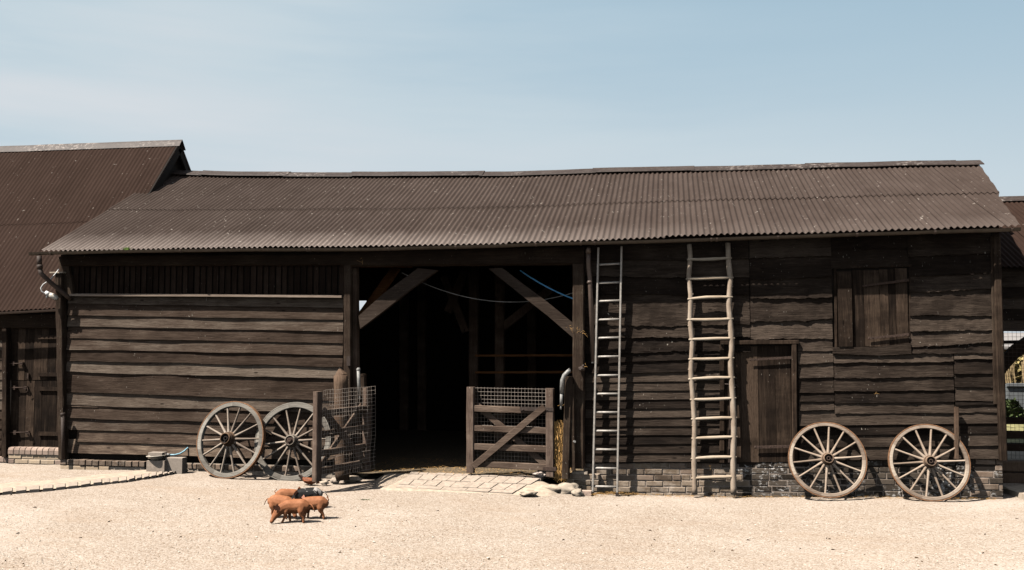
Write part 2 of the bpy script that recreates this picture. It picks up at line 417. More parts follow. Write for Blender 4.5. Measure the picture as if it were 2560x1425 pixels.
# ---- row of setts + cement strip bottom left
front = [(-90, 1246), (0, 1237), (130, 1227), (250, 1213), (330, 1204), (400, 1192), (450, 1182), (503, 1171)]
back = [(-90, 1228), (0, 1214), (130, 1206), (250, 1192), (330, 1184), (400, 1175), (450, 1168), (490, 1162)]
def polypt(poly, t):
    t *= len(poly) - 1; i = min(int(t), len(poly) - 2); a = poly[i]; b = poly[i + 1]; k = t - i
    return (a[0] + (b[0] - a[0]) * k, a[1] + (b[1] - a[1]) * k)
mb = MB()
fr = [G(*polypt(front, i / 60)) for i in range(61)]; bk = [G(*polypt(back, i / 60)) for i in range(61)]
vs = []
for a, b in zip(fr, bk):
    for k in (0.0, .42, .45, .75, 1.0, 1.25):
        q = a.lerp(b, k); h = .030 if k < .43 else .032
        if k == 1.25: h = -.01
        vs.append((q.x, q.y, zg(q.x) + h + .004 * N(q.x * 5, q.y * 5)))
mb.add([(v[0], v[1], v[2] - (.006 if i % 6 < 2 else 0)) for i, v in enumerate(vs)], [(i * 6 + j, i * 6 + 6 + j, i * 6 + 7 + j, i * 6 + 1 + j) for i in range(60) for j in range(5)])
o = mb.build('drain_path', M['cement']); o['kind'] = 'structure'
mb = MB(); n = 27
for i in range(n):
    a0 = i / n; a1 = (i + .80) / n
    c = [G(*polypt(front, a0)), G(*polypt(front, a1))]; d = [G(*polypt(back, a0)), G(*polypt(back, a1))]
    o_ = random.uniform(-.012, .012)
    q = [c[0].lerp(d[0], -.02 + o_), c[1].lerp(d[1], -.02 + o_ + random.uniform(-.03, .03)), c[1].lerp(d[1], .42), c[0].lerp(d[0], .42)]
    h = .036 + random.uniform(-.005, .006); mb.cur = random.random()
    mb.hexa([(p.x, p.y, zg(p.x) - .06) for p in q] + [(p.x + (.008 if k in (0, 3) else -.008), p.y, zg(p.x) + h + random.uniform(-.004, .004)) for k, p in enumerate(q)])
o = mb.build('sett_edging', M['sett']); o['kind'] = 'structure'

# ---- ramp of pavers in front of the opening
def lerp2(a, b, t): return (a[0] + (b[0] - a[0]) * t, a[1] + (b[1] - a[1]) * t)
TZ = P(1180, 1190, -.1).z          # height of the threshold
tl, tr = P(925, 1182, -.02), P(1424, 1196, -.02)
bl_, br_ = G(925, 1228), G(1395, 1243)
mb = MB(); vs = []; nu, nv = 40, 12
for j in range(nv + 1):
    v = j / nv
    for i in range(nu + 1):
        u = i / nu; a = tl.lerp(tr, u); b = bl_.lerp(br_, u)
        b = b + Vector((.05 * N(u * 9, 8), .06 * N(u * 6, 3) + .10 * smooth((.12 - u) / .12) + .12 * smooth((u - .85) / .15), 0))
        q = a.lerp(b, v); z = a.z + (zg(q.x) - .012 - a.z) * max(v ** 1.15, smooth((u - .80) / .2) * .9, smooth((.10 - u) / .1)) - .03 * smooth((u - .93) / .07) - .03 * smooth((.05 - u) / .05) + .007 * N(q.x * 6, q.y * 6)
        vs.append((q.x, q.y, z))
mb.smooth = True
mb.add(vs, [(j * (nu + 1) + i, (j + 1) * (nu + 1) + i, (j + 1) * (nu + 1) + i + 1, j * (nu + 1) + i + 1) for j in range(nv) for i in range(nu)])
o = mb.build('cement_apron', M['cement']); o['kind'] = 'structure'
def rampz(x, y):
    u = (x - tl.x) / (tr.x - tl.x); u = max(0, min(1, u)); a = tl.lerp(tr, u); b = bl_.lerp(br_, u)
    v = (a.y - y) / (a.y - b.y); v = max(0, min(1, v)); return a.z + (zg(x) - .012 - a.z) * v ** 1.15
mb = MB()
qtl, qtr, qbl, qbr = (1028, 1182), (1362, 1192), (990, 1219), (1290, 1235)
rows = [(0, .12, 15, 1.0), (.14, .47, 9, 0), (.49, .82, 9, .45), (.84, 1.0, 5, .2)]
for v0, v1, n, sh in rows:
    for i in range(n):
        u0 = max(0, (i - (sh % 1) * .5) / n); u1 = min(1, (i + .94 - (sh % 1) * .5) / n)
        if u1 - u0 < .02: continue
        c = []
        for (u, v) in ((u0, v1), (u1, v1), (u1, v0), (u0, v0)):
            a = lerp2(qtl, qtr, u); b = lerp2(qbl, qbr, u); q = lerp2(a, b, v); g = P(*q, -.3)
            # meet the ramp surface
            d = ray(*q); t_ = 10.0
            for _ in range(30):
                p = CAM + d * t_; t_ += (p.z - rampz(p.x, p.y)) / max(.02, -d.z) * .6
            p = CAM + d * t_; c.append(p)
        h = .011 + random.uniform(-.003, .004); mb.cur = random.random()
        mb.hexa([(p.x, p.y, p.z - .03) for p in c] + [(p.x, p.y, rampz(p.x, p.y) + h) for p in c])
o = mb.build('ramp_paving', M['sett']); o['kind'] = 'structure'
# ---- barn floor
random.seed(11)
mb = MB(); mb.smooth = True
vs = []; fx0 = P(895, 1190, 0).x; fx1 = P(1425, 1190, 0).x; fx = [P(170, 1190, 0).x + .1 + i * .11 for i in range(116)]; fy = [-.03 + j * .25 for j in range(26)]
for y in fy:
    for x in fx: vs.append((x, y + (.2 if y < .1 and not fx0 - .3 < x < fx1 + .1 else 0), tl.z + (tr.z - tl.z) * (x - tl.x) / (tr.x - tl.x) - .006 + .02 * N(x * 2.5, y * 2.5) * (y > .1)))
mb.add(vs, [(j * 116 + i, j * 116 + i + 1, (j + 1) * 116 + i + 1, (j + 1) * 116 + i) for j in range(25) for i in range(115)])
M['floor'] = plain('trodden_straw_floor', (.14, .105, .065), 1, 0, .5, 30, .8)
o = mb.build('floor', M['floor']); o['kind'] = 'structure'
mb = MB()
for _ in range(900):
    x = random.uniform(fx0, fx1); y = random.uniform(.0, 1.6); a = random.random() * 3.14; l = random.uniform(.02, .07)
    z = tl.z + (tr.z - tl.z) * (x - tl.x) / (tr.x - tl.x) + .012
    d = Vector((math.cos(a), math.sin(a), random.uniform(-.1, .2))) * l; n_ = Vector((-d.y, d.x, 0)).normalized() * .003; p = Vector((x, y, z))
    mb.cur = random.random(); mb.add([p - d, p + d, p + d + n_, p - d + n_], [(0, 1, 2, 3)])
for (ax, ay, n, s) in ((1548, 1238, 150, .12), (1480, 1240, 60, .08), (1600, 1232, 60, .12)):
    c = G(ax, ay)
    for _ in range(n):
        a = random.random() * 3.14; l = random.uniform(.02, .06); p = c + Vector((random.gauss(0, s), random.gauss(.03, .035), .01 + random.random() * .02))
        d = Vector((math.cos(a), math.sin(a), random.uniform(-.1, .4))) * l; n_ = Vector((-d.y, d.x, .3)).normalized() * .003
        mb.cur = random.random(); mb.add([p - d, p + d, p + d + n_, p - d + n_], [(0, 1, 2, 3)])
for _ in range(520):
    px = random.uniform(1500, 2490); q = P(px, 1200, -.02); p = Vector((q.x, random.uniform(-.16, .0), zg(q.x) + .008 + random.random() * .012)); a = random.random() * 3.14; l = random.uniform(.008, .035)
    d = Vector((math.cos(a), math.sin(a) * .5, random.uniform(-.1, .3))) * l; n_ = Vector((-d.y, d.x, .3)).normalized() * .0022; mb.cur = random.random(); mb.add([p - d, p + d, p + d + n_, p - d + n_], [(0, 1, 2, 3)])
o = mb.build('straw', M['straw']); tag(o, 'loose straw littering the dark barn floor and the ladder foot', 'straw'); o['kind'] = 'stuff'

# ================================================================ main barn
barn = thing('timber_barn', 'long low black boarded barn with brown corrugated roof and wide open doorway', 'barn', (-2.4, 3, 0))
EAVE = [(101, 627), (267, 624), (640, 617), (900, 616), (1180, 610), (1400, 604), (1640, 592), (1850, 586), (2036, 581), (2288, 573), (2552, 565)]
RIDGE = [(420, 433), (575, 439), (850, 440), (1040, 440), (1290, 438), (1500, 430), (1640, 428), (1900, 422), (2140, 417), (2440, 411)]
RY = 3.0
XL0 = P(101, 627, -.305).x; XR0 = P(2552, 565, -.27).x
def Ye(x): return -.305 + .035 * max(0, min(1, (x - XL0) / (XR0 - XL0)))
EZ = [(p.x, p.z) for p in (P(a, b, -.305 + .035 * (a - 101) / 2451) for a, b in EAVE)]
RZ = [(p.x, p.z) for p in (P(a, b, RY) for a, b in RIDGE)]
def si(pts, x, w=.5): return sum(interp(pts, x + d * w) for d in (-1, -.5, 0, .5, 1)) / 5
def roofp(x, v):
    y = Ye(x) + (RY - Ye(x)) * v
    z = si(EZ, x, .3) + (si(RZ, x, .3) - si(EZ, x, .3)) * v
    return y, z + .008 * N(x * .8, y * .8) - .03 * math.sin(math.pi * v) * .3
XLr = RZ[0][0]; XRr = RZ[-1][0]; XRm = P(2490, 497, 1.3).x
def xl(v): return XL0 + (XLr - XL0) * v
def xr(v): return XR0 + (XRm - XR0) * v / .47 if v < .47 else XRm + .04 + (XRr - XRm) * (v - .47) / .53
def corr(mb, X0, X1, v0, v1, rp, lift, xlf, xrf, nv=10, pitch=.0762, amp=.0125, sheet=9, spp=8):
    """corrugated sheets side by side; each sheet rests a little over its neighbour"""
    x = X0; k = 0
    while x < X1:
        n = sheet; xe = min(x + n * pitch, X1); sd = random.random()
        cols = max(2, int(round((xe - x + .02) / pitch * spp))); mb.cur = sd
        vv = v0 + random.uniform(-.004, .004) * (v0 == 0); vs = []; ok = []
        for j in range(nv + 1):
            v = vv + (v1 - vv) * j / nv
            for i in range(cols + 1):
                xx = x - .01 + (xe - x + .03) * i / cols
                xc = min(max(xx, xlf(v)), xrf(v))
                y, z = rp(xc, v)
                z += amp * math.sin(2 * math.pi * xc / pitch) + lift + .006 * (1 - (xx - x) / (xe - x)) + .004 * (sd - .5) * (1 - v)
                vs.append((xc, y, z))
        nc = cols + 1; fs = []
        for j in range(nv):
            for i in range(cols):
                a, b, c, d = j * nc + i, j * nc + i + 1, (j + 1) * nc + i + 1, (j + 1) * nc + i
                if abs(vs[a][0] - vs[b][0]) + abs(vs[c][0] - vs[d][0]) > 1e-4: fs.append((a, b, c, d))
        mb.smooth = True; mb.add(vs, fs); x = xe; k += 1
mb = MB()
corr(mb, min(XL0, XLr) - .01, max(XR0, XRr, XRm) + .05, 0, .53, roofp, 0, xl, xr)
corr(mb, min(XL0, XLr) - .01, max(XR0, XRr, XRm) + .05, .47, 1.0, roofp, .012, xl, xr)
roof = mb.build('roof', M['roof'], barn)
for me_ in (roof.data,):
    pass
# back slope
mb = MB(); n = 40; vs = []
for i in range(n + 1):
    x = XLr + (XRr - XLr) * i / n; z = si(RZ, x, .3); vs += [(x, RY, z), (x, 6.5, z - 1.6)]
mb.add(vs, [(2 * i, 2 * i + 2, 2 * i + 3, 2 * i + 1) for i in range(n)])
mb.build('back_roof', M['roof2'], barn)
# ridge cap : lapped folded lengths
mb = MB(); x = XLr - .02; i = 0
lens = [.75, 1.6, 1.2, 2.3, 1.9, 1.6, 1.8, 2.2, 3]
while x < XRr + .03 and i < len(lens):
    x2 = min(x + lens[i], XRr + .03); lift = .012 * (i % 2) + .01 + random.uniform(0, .006); mb.cur = random.random(); vs = []; n = max(2, int((x2 - x) / .1))
    for k in range(n + 1):
        xx = x - .03 + (x2 - x + .06) * k / n; z = si(RZ, xx, .3) + .030 + lift + .008 * N(xx * 1.5, 4)
        for (dy, dz) in ((-.20, -.088), (-.195, -.072), (-.05, -.002), (-.03, .014), (0, .022), (.03, .014), (.2, -.085)): vs.append((xx, RY + dy, z + dz))
    mb.add(vs, [(k * 7 + j, k * 7 + 7 + j, k * 7 + 8 + j, k * 7 + 1 + j) for k in range(n) for j in range(6)]); x = x2; i += 1
mb.build('ridge_cap', M['ridge'], roof)
# gutter
GUT = [(75, 636), (300, 630), (640, 626), (900, 625.5), (1180, 618.5), (1400, 611), (1640, 605.5), (1700, 603), (2143, 588), (2550, 575)]
def gy(px): return -.32 + .04 * (px - 101) / 2451
GP3 = [P(a, b, gy(a)) for a, b in GUT]; GZ = [(p.x, p.z) for p in GP3]
gx0, gx1 = GP3[0].x, GP3[-1].x
mb = MB(); mb.smooth = True; n = 120; prof = []
rg = .036
for k in range(11):
    a = math.pi + math.pi * k / 10; prof.append((rg * math.cos(a), rg * math.sin(a) * 1.05))
prof += [(p[0] * .9, p[1] * .9) for p in prof[::-1]]; prof.insert(0, (-rg - .006, .004))
m = len(prof); vs = []
for i in range(n + 1):
    x = gx0 + (gx1 - gx0) * i / n
    for (a, b) in prof: vs.append((x, Ye(x) - .014 + a, si(GZ, x, .15) + .022 + b + .003 * N(x * 2, 7)))
mb.add(vs, [(i * m + j, i * m + m + j, i * m + m + (j + 1) % m, i * m + (j + 1) % m) for i in range(n) for j in range(m)])
mb.add(vs[:m], [tuple(range(m))]); mb.add(vs[-m:], [tuple(range(m - 1, -1, -1))])
gut = mb.build('gutter', M['gutter'], barn)
for px in (132, 455, 770, 777, 972, 1140, 1340, 1452, 1487, 1778, 1792, 1945, 2143, 2338, 2530):
    mb = MB(); x = P(px, 610, -.3).x; z = si(GZ, x, .15) + .022; w = .012
    ps = [(x, Ye(x) - .014 + (rg + .005) * math.cos(math.pi + math.pi * k / 10), z + (rg + .006) * 1.05 * math.sin(math.pi + math.pi * k / 10)) for k in range(11)]
    for a, b in zip(ps, ps[1:]): mb.beam(a, b, .022, .006, up=(1, 0, 0) if 0 else None) if 0 else mb.hexa([(a[0] - w, a[1], a[2]), (a[0] + w, a[1], a[2]), (b[0] + w, b[1], b[2]), (b[0] - w, b[1], b[2]), (a[0] - w, a[1] * 1.0 - .004, a[2] + .001), (a[0] + w, a[1] - .004, a[2] + .001), (b[0] + w, b[1] - .004, b[2] + .001), (b[0] - w, b[1] - .004, b[2] + .001)])
    mb.build('gutter_bracket', M['pipe'], gut)

# ---------------- weatherboards
def clap(mb, xa, xb, zb, zt, proud=.016, wav=.006, rag=0.0, y0=0.0, step=.045, thick=.018, bulge=.004, face=0.0):
    """one lapped board: zb/zt = functions of x for its lower and upper edge"""
    sd = random.random() * 200; mb.cur = random.random()
    n = max(2, int((xb - xa) / step)); rows = [1, .8, .55, .3, .1, 0]; vs = []
    for i in range(n + 1):
        x = xa + (xb - xa) * i / n
        e = wav * (N(x * 1.1, sd) * 1.2 + .5 * N(x * 4, sd)) + rag * N(x * 14, sd) + rag * .6 * N(x * 40, sd)
        b = zb(x) + e; t = zt(x) + .03
        by = bulge * N(x * .9, sd + 9) * 2
        for r_ in rows:
            z = b + (t - b) * r_
            vs.append((x, y0 - .001 - (proud + by) * (1 - r_) - face * (N(x * 5, z * 9, sd) + .6 * N(x * 13, z * 30, sd)), z))
        vs.append((x, y0 - max(.0, proud - thick) , b + .002)); vs.append((x, y0 + .012, b + .004))
    m = len(rows) + 2
    fs = [(i * m + j, i * m + j + 1, (i + 1) * m + j + 1, (i + 1) * m + j) for i in range(n) for j in range(m - 1)]
    mb.smooth = False; mb.add(vs, fs)
    for i in (0, n):
        c = [vs[i * m + j] for j in range(m)]; c.append((c[0][0], y0 + .012, c[0][2])); mb.add(c, [tuple(range(m + 1)) if i == 0 else tuple(range(m, -1, -1))])
def lineZ(pxa, ya, pxb, yb, Y=0):
    a = P(pxa, ya, Y); b = P(pxb, yb, Y)
    return lambda x: a.z + (b.z - a.z) * (x - a.x) / (b.x - a.x)
def boards(mb, pxl, pxr, lines, **kw):
    """lines: list of (yl, yr) board edges from the top down"""
    xa = P(pxl, 900, 0).x; xb = P(pxr, 900, 0).x
    for (a, b) in zip(lines, lines[1:]):
        k = dict(kw)
        clap(mb, xa + random.uniform(-.004, .004), xb + random.uniform(-.004, .004), lineZ(pxl, b[0], pxr, b[1]), lineZ(pxl, a[0], pxr, a[1]), **k)
mb = MB()
L = [(741, 744)] + [(759 + 28.6 * i, 770 + 29.3 * i) for i in range(14)]
L[8] = (979, 1003); L[9] = (1013, 1032)
xa_, xb_ = 168, 858
for i, (a, b) in enumerate(zip(L, L[1:])):
    x0, x1 = P(xa_, 900).x, P(xb_, 900).x
    zt_, zb_ = lineZ(xa_, a[0], xb_, a[1]), lineZ(xa_, b[0], xb_, b[1])
    if i == 12:    # broken lower corner leaves a dark hole
        x0 = P(200, 900).x
    if i >= 12: x1 = P(862, 900).x
    if i == 9:
        xm = P(250, 900).x; clap(mb, x0, xm, zb_, lambda x, f=zb_, g=zt_: (f(x) + g(x)) / 2, proud=.02, wav=.004); clap(mb, x0, x1, lambda x, f=zb_, g=zt_: (f(x) * .55 + g(x) * .45) if x < xm else f(x), zt_, proud=.022, wav=.012)
        continue
    if i == 12: mb.build('front_wall', M['board'], barn); mb = MB()
    clap(mb, x0, x1, zb_, zt_, proud=.026 + .006 * random.random(), wav=.008 + .007 * (i in (5, 6, 8, 10)), bulge=.006 + .012 * (i in (7, 6)), thick=.03, face=.0015)
lb = mb.build('dusty_boards', M['board_dusty'], barn, 'paler dusty boards lowest on the wall')
# right hand part : rough boards above, narrower boards below
mb = MB()
rg1 = dict(proud=.032, wav=.020, rag=.013, face=.010, step=.022, thick=.05)
rg2 = dict(proud=.027, wav=.013, rag=.006, face=.006, step=.025, thick=.04)
sm_ = dict(proud=.025, wav=.003, rag=.0, face=.0008)
boards(mb, 1463, 1876, [(596, 586), (652, 648), (690, 697), (737, 738), (810, 812)], **rg1)
boards(mb, 1463, 1876, [(810, 812), (846, 842), (882, 880)], **rg1)
boards(mb, 1463, 1800, [(882, 880), (909, 898), (934, 927)], **rg2)
boards(mb, 1463, 1800, [(934 + 22.1 * i, 930 + 22.3 * i) for i in range(11)], **sm_)
boards(mb, 1878, 2083, [(586, 578), (645, 640), (698, 692), (748, 742), (806, 799), (848, 846)], **rg1)
boards(mb, 2083, 2276, [(578, 572), (625, 620), (672, 664)], **rg1)
boards(mb, 2277, 2488, [(572, 566), (640, 634), (690, 684), (731, 719), (791, 789), (828, 824), (868, 855), (884, 882)], **rg1)
boards(mb, 1994, 2082, [(846, 846), (878, 878), (912, 905), (945, 943), (982, 981), (1004, 1003), (1024, 1023)], **rg2)
boards(mb, 2084, 2382, [(890, 883), (908, 903), (945, 941), (978, 976), (1008, 1003), (1034, 1031)], **rg2)
boards(mb, 2384, 2488, [(884, 883), (898, 896), (934, 933), (968, 967), (1002, 1001), (1012, 1011), (1031, 1030)], **rg2)
boards(mb, 1994, 2488, [(1033, 1031), (1064, 1058), (1088, 1083), (1119, 1113), (1151, 1146)], **sm_)
rw = mb.build('front_wall', M['rough'], barn, 'rough tarred waney-edged boarding')
# backing behind the boards, with holes left for nothing : unseen dark slabs added to block light
mb = MB()
def back(pxl, pxr, yt, yb, y0=.014, y1=.05):
    a, b = P(pxl, yt), P(pxr, yb); c = P(pxl, yb); d = P(pxr, yt)
    mb.slab([(a.x, min(c.z, b.z)), (b.x, min(c.z, b.z)), (b.x, max(a.z, d.z)), (a.x, max(a.z, d.z))], y0, y1)
back(160, 862, 655, 1165, .055, .08); mb.build('light_block_backing', M['dark'], barn)
mb = MB(); back(1440, 2500, 590, 1152); mb.build('light_block_backing', M['dark'], barn)

# plate / beams
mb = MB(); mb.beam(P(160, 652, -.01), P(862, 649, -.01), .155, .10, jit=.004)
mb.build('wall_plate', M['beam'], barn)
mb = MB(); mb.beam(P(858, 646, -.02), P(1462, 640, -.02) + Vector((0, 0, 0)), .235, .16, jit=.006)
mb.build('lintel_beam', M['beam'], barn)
# fill under the eaves, between roof and plate
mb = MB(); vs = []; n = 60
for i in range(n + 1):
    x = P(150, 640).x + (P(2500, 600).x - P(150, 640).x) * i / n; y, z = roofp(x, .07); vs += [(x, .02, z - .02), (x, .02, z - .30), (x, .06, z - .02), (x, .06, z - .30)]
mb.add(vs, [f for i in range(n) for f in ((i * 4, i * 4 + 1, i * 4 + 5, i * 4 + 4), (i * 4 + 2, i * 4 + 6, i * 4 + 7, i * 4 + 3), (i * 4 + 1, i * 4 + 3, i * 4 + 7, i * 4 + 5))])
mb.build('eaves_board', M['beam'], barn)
# upright slats of the vent strip
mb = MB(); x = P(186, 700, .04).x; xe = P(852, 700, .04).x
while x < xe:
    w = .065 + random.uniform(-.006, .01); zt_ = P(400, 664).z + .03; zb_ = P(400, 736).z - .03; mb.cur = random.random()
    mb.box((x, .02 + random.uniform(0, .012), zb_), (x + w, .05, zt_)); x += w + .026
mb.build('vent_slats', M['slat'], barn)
mb = MB(); mb.beam(P(180, 737, -.04), P(520, 737, -.045), .05, .09, up=(0, 0, 1), jit=.003, tw=1); mb.beam(P(519, 737, -.045), P(858, 741.5, -.04), .05, .085, up=(0, 0, 1), jit=.003)
for b_ in (0,): pass
ledge = MB()
a, b, c = P(181, 734, -.03), P(500, 735, -.03), P(858, 738, -.03)
for p, q in ((a, b), (b, c)):
    ledge.hexa([(p.x, -.10, p.z - .038), (q.x, -.10, q.z - .038), (q.x, .02, q.z - .038), (p.x, .02, p.z - .038), (p.x, -.10, p.z - .008), (q.x, -.10, q.z - .008), (q.x, .02, q.z + .004), (p.x, .02, p.z + .004)])
ledge.build('vent_ledge', M['ledge'], barn)
# frames round the vent strip
mb = MB(); mb.beam(P(167, 690, -.005), P(174, 745, -.005), .17, .06, jit=.003)
mb.build('corner_panel', M['post'], barn)

# posts
def post(pts, w, t, mat, name='post', jit=.006, label=None, parent=None, up=(0, -1, 0)):
    m_ = MB(); m_.beam(pts[0], pts[1], w, t, up=up, jit=jit); return m_.build(name, mat, parent or barn, label)
post((P(160, 1147, -.03), P(152, 684, -.03)), .105, .13, M['post'], jit=.01)
mb = MB(); a = P(134, 682, -.03); b = P(166, 681, -.03); mb.box((a.x, -.12, a.z - .012), (b.x, .05, a.z + .008)); mb.build('post_cap', M['stone'], barn)
mb = MB(); a, b = P(150, 683), P(181, 641); mb.beam(P(166, 690, -.01), P(160, 640, -.01), .15, .05, jit=.002); mb.build('corner_board', M['post'], barn)
post((P(871, 1195, -.04), P(871, 650, -.045)), .105, .10, M['post'])
post((P(888, 1185, .12), P(886, 650, .12)), .10, .14, M['inner'])
post((P(1447, 1168, -.05), P(1447, 660, -.05)), .155, .13, M['post'])
post((P(2506, 1150, -.02), P(2488, 590, -.02)), .085, .12, M['vboard'], jit=.003)
post((P(2489, 1010, -.02), P(2482, 590, -.035)), .05, .035, M['post'], jit=.003)
# curved braces of the doorway
mb = MB(); mb.slab([(P(*q, -.03).x, P(*q, -.03).z) for q in ((902, 822), (960, 778), (1030, 722), (1095, 676), (1046, 671), (960, 734), (898, 790))], -.06, .03)
mb.build('brace', M['brace'], barn)
mb = MB(); mb.slab([(P(*q, -.03).x, P(*q, -.03).z) for q in ((1222, 672), (1300, 735), (1370, 790), (1434, 845), (1434, 809), (1360, 748), (1300, 704), (1256, 670))], -.06, .03)
mb.build('brace', M['brace'], barn)
# small iron things on the posts
mb = MB(); q = P(1455, 922, -.12); mb.blob((q.x, -.16, q.z), .05, 2, .2, sq=(1, 1.2, .7)); mb.tube([(q.x, -.05, q.z), (q.x + .02, -.16, q.z), (q.x + .02, -.2, q.z + .05)], .014); mb.build('latch', M['iron'], barn)
mb = MB(); q = P(872, 905, -.1); mb.box((q.x - .02, -.13, q.z - .05), (q.x + .03, -.08, q.z + .08)); mb.build('latch', M['iron'], barn)

# ---- interior
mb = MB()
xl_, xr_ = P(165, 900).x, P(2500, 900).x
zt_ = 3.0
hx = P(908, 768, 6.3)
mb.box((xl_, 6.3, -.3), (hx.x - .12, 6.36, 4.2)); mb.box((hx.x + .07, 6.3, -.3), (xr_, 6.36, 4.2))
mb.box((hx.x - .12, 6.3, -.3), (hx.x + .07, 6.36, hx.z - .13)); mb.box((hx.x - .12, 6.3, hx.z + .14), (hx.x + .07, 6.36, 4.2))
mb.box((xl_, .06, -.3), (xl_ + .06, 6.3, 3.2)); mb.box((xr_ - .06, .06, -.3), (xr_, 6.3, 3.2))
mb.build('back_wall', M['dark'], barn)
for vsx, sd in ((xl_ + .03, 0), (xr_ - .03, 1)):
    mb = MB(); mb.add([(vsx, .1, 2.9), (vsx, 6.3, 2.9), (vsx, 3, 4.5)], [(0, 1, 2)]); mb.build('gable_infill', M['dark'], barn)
for px in (1185, 1250):
    post((P(px, 1150, 3.2), P(px, 660, 3.2)), .16, .16, M['inner'])
for px in (1010, 1055, 1330):
    post((P(px, 1100, 6.1), P(px, 640, 6.1)), .18, .1, M['inner'])
mb = MB(); mb.beam(P(1180, 640, 3.2), P(1330, 760, 3.2) * 0 + P(1120, 780, 3.2), .14, .1, jit=.01); mb.beam(P(1255, 820, 3.2), P(1380, 720, 3.2), .14, .1, jit=.01); mb.beam(P(1110, 690, 3.2), P(1165, 830, 3.2), .13, .1, jit=.01); mb.build('inner_brace', M['inner'], barn)
for y_ in (889, 931):
    mb = MB(); mb.beam(P(1188, y_, 2.2), P(1500, y_ - 1, 2.2), .035, .03, jit=.004); mb.build('inner_rail', M['redwood'], barn)
mb = MB(); mb.beam(P(905, 790, .9), P(992, 668, .9), .13, .1, jit=.01); mb.build('inner_brace', M['redwood'], barn)
mb = MB(); mb.beam(P(1030, 664, 0.5), P(900, 664, 0.5), .05, .1, jit=.01); mb.build('inner_beam', M['redwood'], barn)

# ---- door and hatch
def planks(mb, xs_, zb, zt, y, t=.022, wob=.004, ax=None, rag=.008):
    """vertical planks between the pixel columns xs_"""
    for a, b in zip(xs_, xs_[1:]):
        mb.cur = random.random(); yy = y + random.uniform(-wob, wob)
        qa, qb = P(a, (zb[0] + zt[0]) / 2, y).x + .0025, P(b, (zb[0] + zt[0]) / 2, y).x - .0025
        z0 = P((a + b) / 2, zb[0] + (zb[1] - zb[0]) * (a - xs_[0]) / (xs_[-1] - xs_[0]), y).z + random.uniform(-rag, rag)
        z1 = P((a + b) / 2, zt[0] + (zt[1] - zt[0]) * (a - xs_[0]) / (xs_[-1] - xs_[0]), y).z + random.uniform(-rag, rag) * .3
        n = 10; vs = []; sd = random.random() * 50
        for i in range(n + 1):
            z = z0 + (z1 - z0) * i / n; j1, j2 = .002 * N(z * 3, sd), .002 * N(z * 3, sd + 5)
            vs += [(qa + j1, yy, z), (qb + j2, yy, z), (qb + j2, yy + t, z), (qa + j1, yy + t, z)]
        fs = [(0, 3, 2, 1), (n * 4, n * 4 + 1, n * 4 + 2, n * 4 + 3)]
        for i in range(n):
            for k in range(4): fs.append((i * 4 + k, i * 4 + (k + 1) % 4, i * 4 + 4 + (k + 1) % 4, i * 4 + 4 + k))
        mb.add(vs, fs)
def strap(a, b, w0, w1, Y, parent, mat, name='strap_hinge'):
    m_ = MB(); pa, pb = P(*a, Y), P(*b, Y); m_.beam(pa, pb, w0, .008, jit=.002, ch=.1, tw=w1 / w0)
    for k in (.1, .4, .7, .92):
        q = pa.lerp(pb, k); m_.blob((q.x, q.y - .006, q.z), .007, 1, 0, sq=(1, .6, 1))
    m_.blob((pa.x, pa.y - .004, pa.z), w0 * .55, 1, .1, sq=(1, .4, 1))
    return m_.build(name, mat, parent)
mb = MB(); planks(mb, [1812, 1853, 1896, 1939, 1978], (1156, 1154), (866, 864), .000)
door = mb.build('door', M['vboard'], barn)
strap((1875, 900), (1988, 893), .022, .036, -.04, door, M['rust']); strap((1888, 1118), (1984, 1116), .034, .034, -.04, door, M['rust'])
mb = MB(); mb.beam(P(1801, 857, -.035), P(1996, 855, -.035), .05, .06, jit=.003); mb.beam(P(1987, 1156, -.03), P(1985, 858, -.03), .062, .06, jit=.002); mb.beam(P(1805, 1156, -.015), P(1805, 860, -.015), .06, .05, jit=.003)
mb.build('door_frame', M['vboard'], barn)
mb = MB(); mb.beam(P(1831, 905, -.03), P(1825, 1156, -.03), .05, .03, jit=.003); mb.tube([P(1812, 960, -.05), P(1840, 962, -.06), P(1846, 968, -.06)], .008); mb.build('latch', M['iron'], door)
mb = MB(); planks(mb, [2132, 2160, 2200, 2222, 2240, 2270], (868, 856), (676, 670), -.02, rag=.02); hatch = mb.build('hatch', M['vboard'], barn)
mb = MB(); planks(mb, [2095, 2131], (868, 868), (679, 679), -.055, t=.03); mb.build('cover_board', M['vboard'], hatch)
strap((2158, 715), (2272, 700), .022, .034, -.05, hatch, M['rust']); strap((2172, 846), (2272, 836), .026, .034, -.05, hatch, M['rust'])
mb = MB(); mb.slab([(P(*q).x, P(*q).z) for q in ((2081, 884), (2200, 889), (2276, 884), (2275, 858), (2180, 868), (2081, 868))], -.045, .0)
mb.build('hatch_sill', M['rough'], barn)
mb = MB(); mb.beam(P(2090, 868, .0), P(2088, 672, .0), .03, .04); mb.beam(P(2083, 668, -.01), P(2278, 664, -.01), .03, .04); mb.beam(P(2274, 866, .0), P(2274, 670, .0), .02, .03)
mb.build('hatch_frame', M['vboard'], barn)

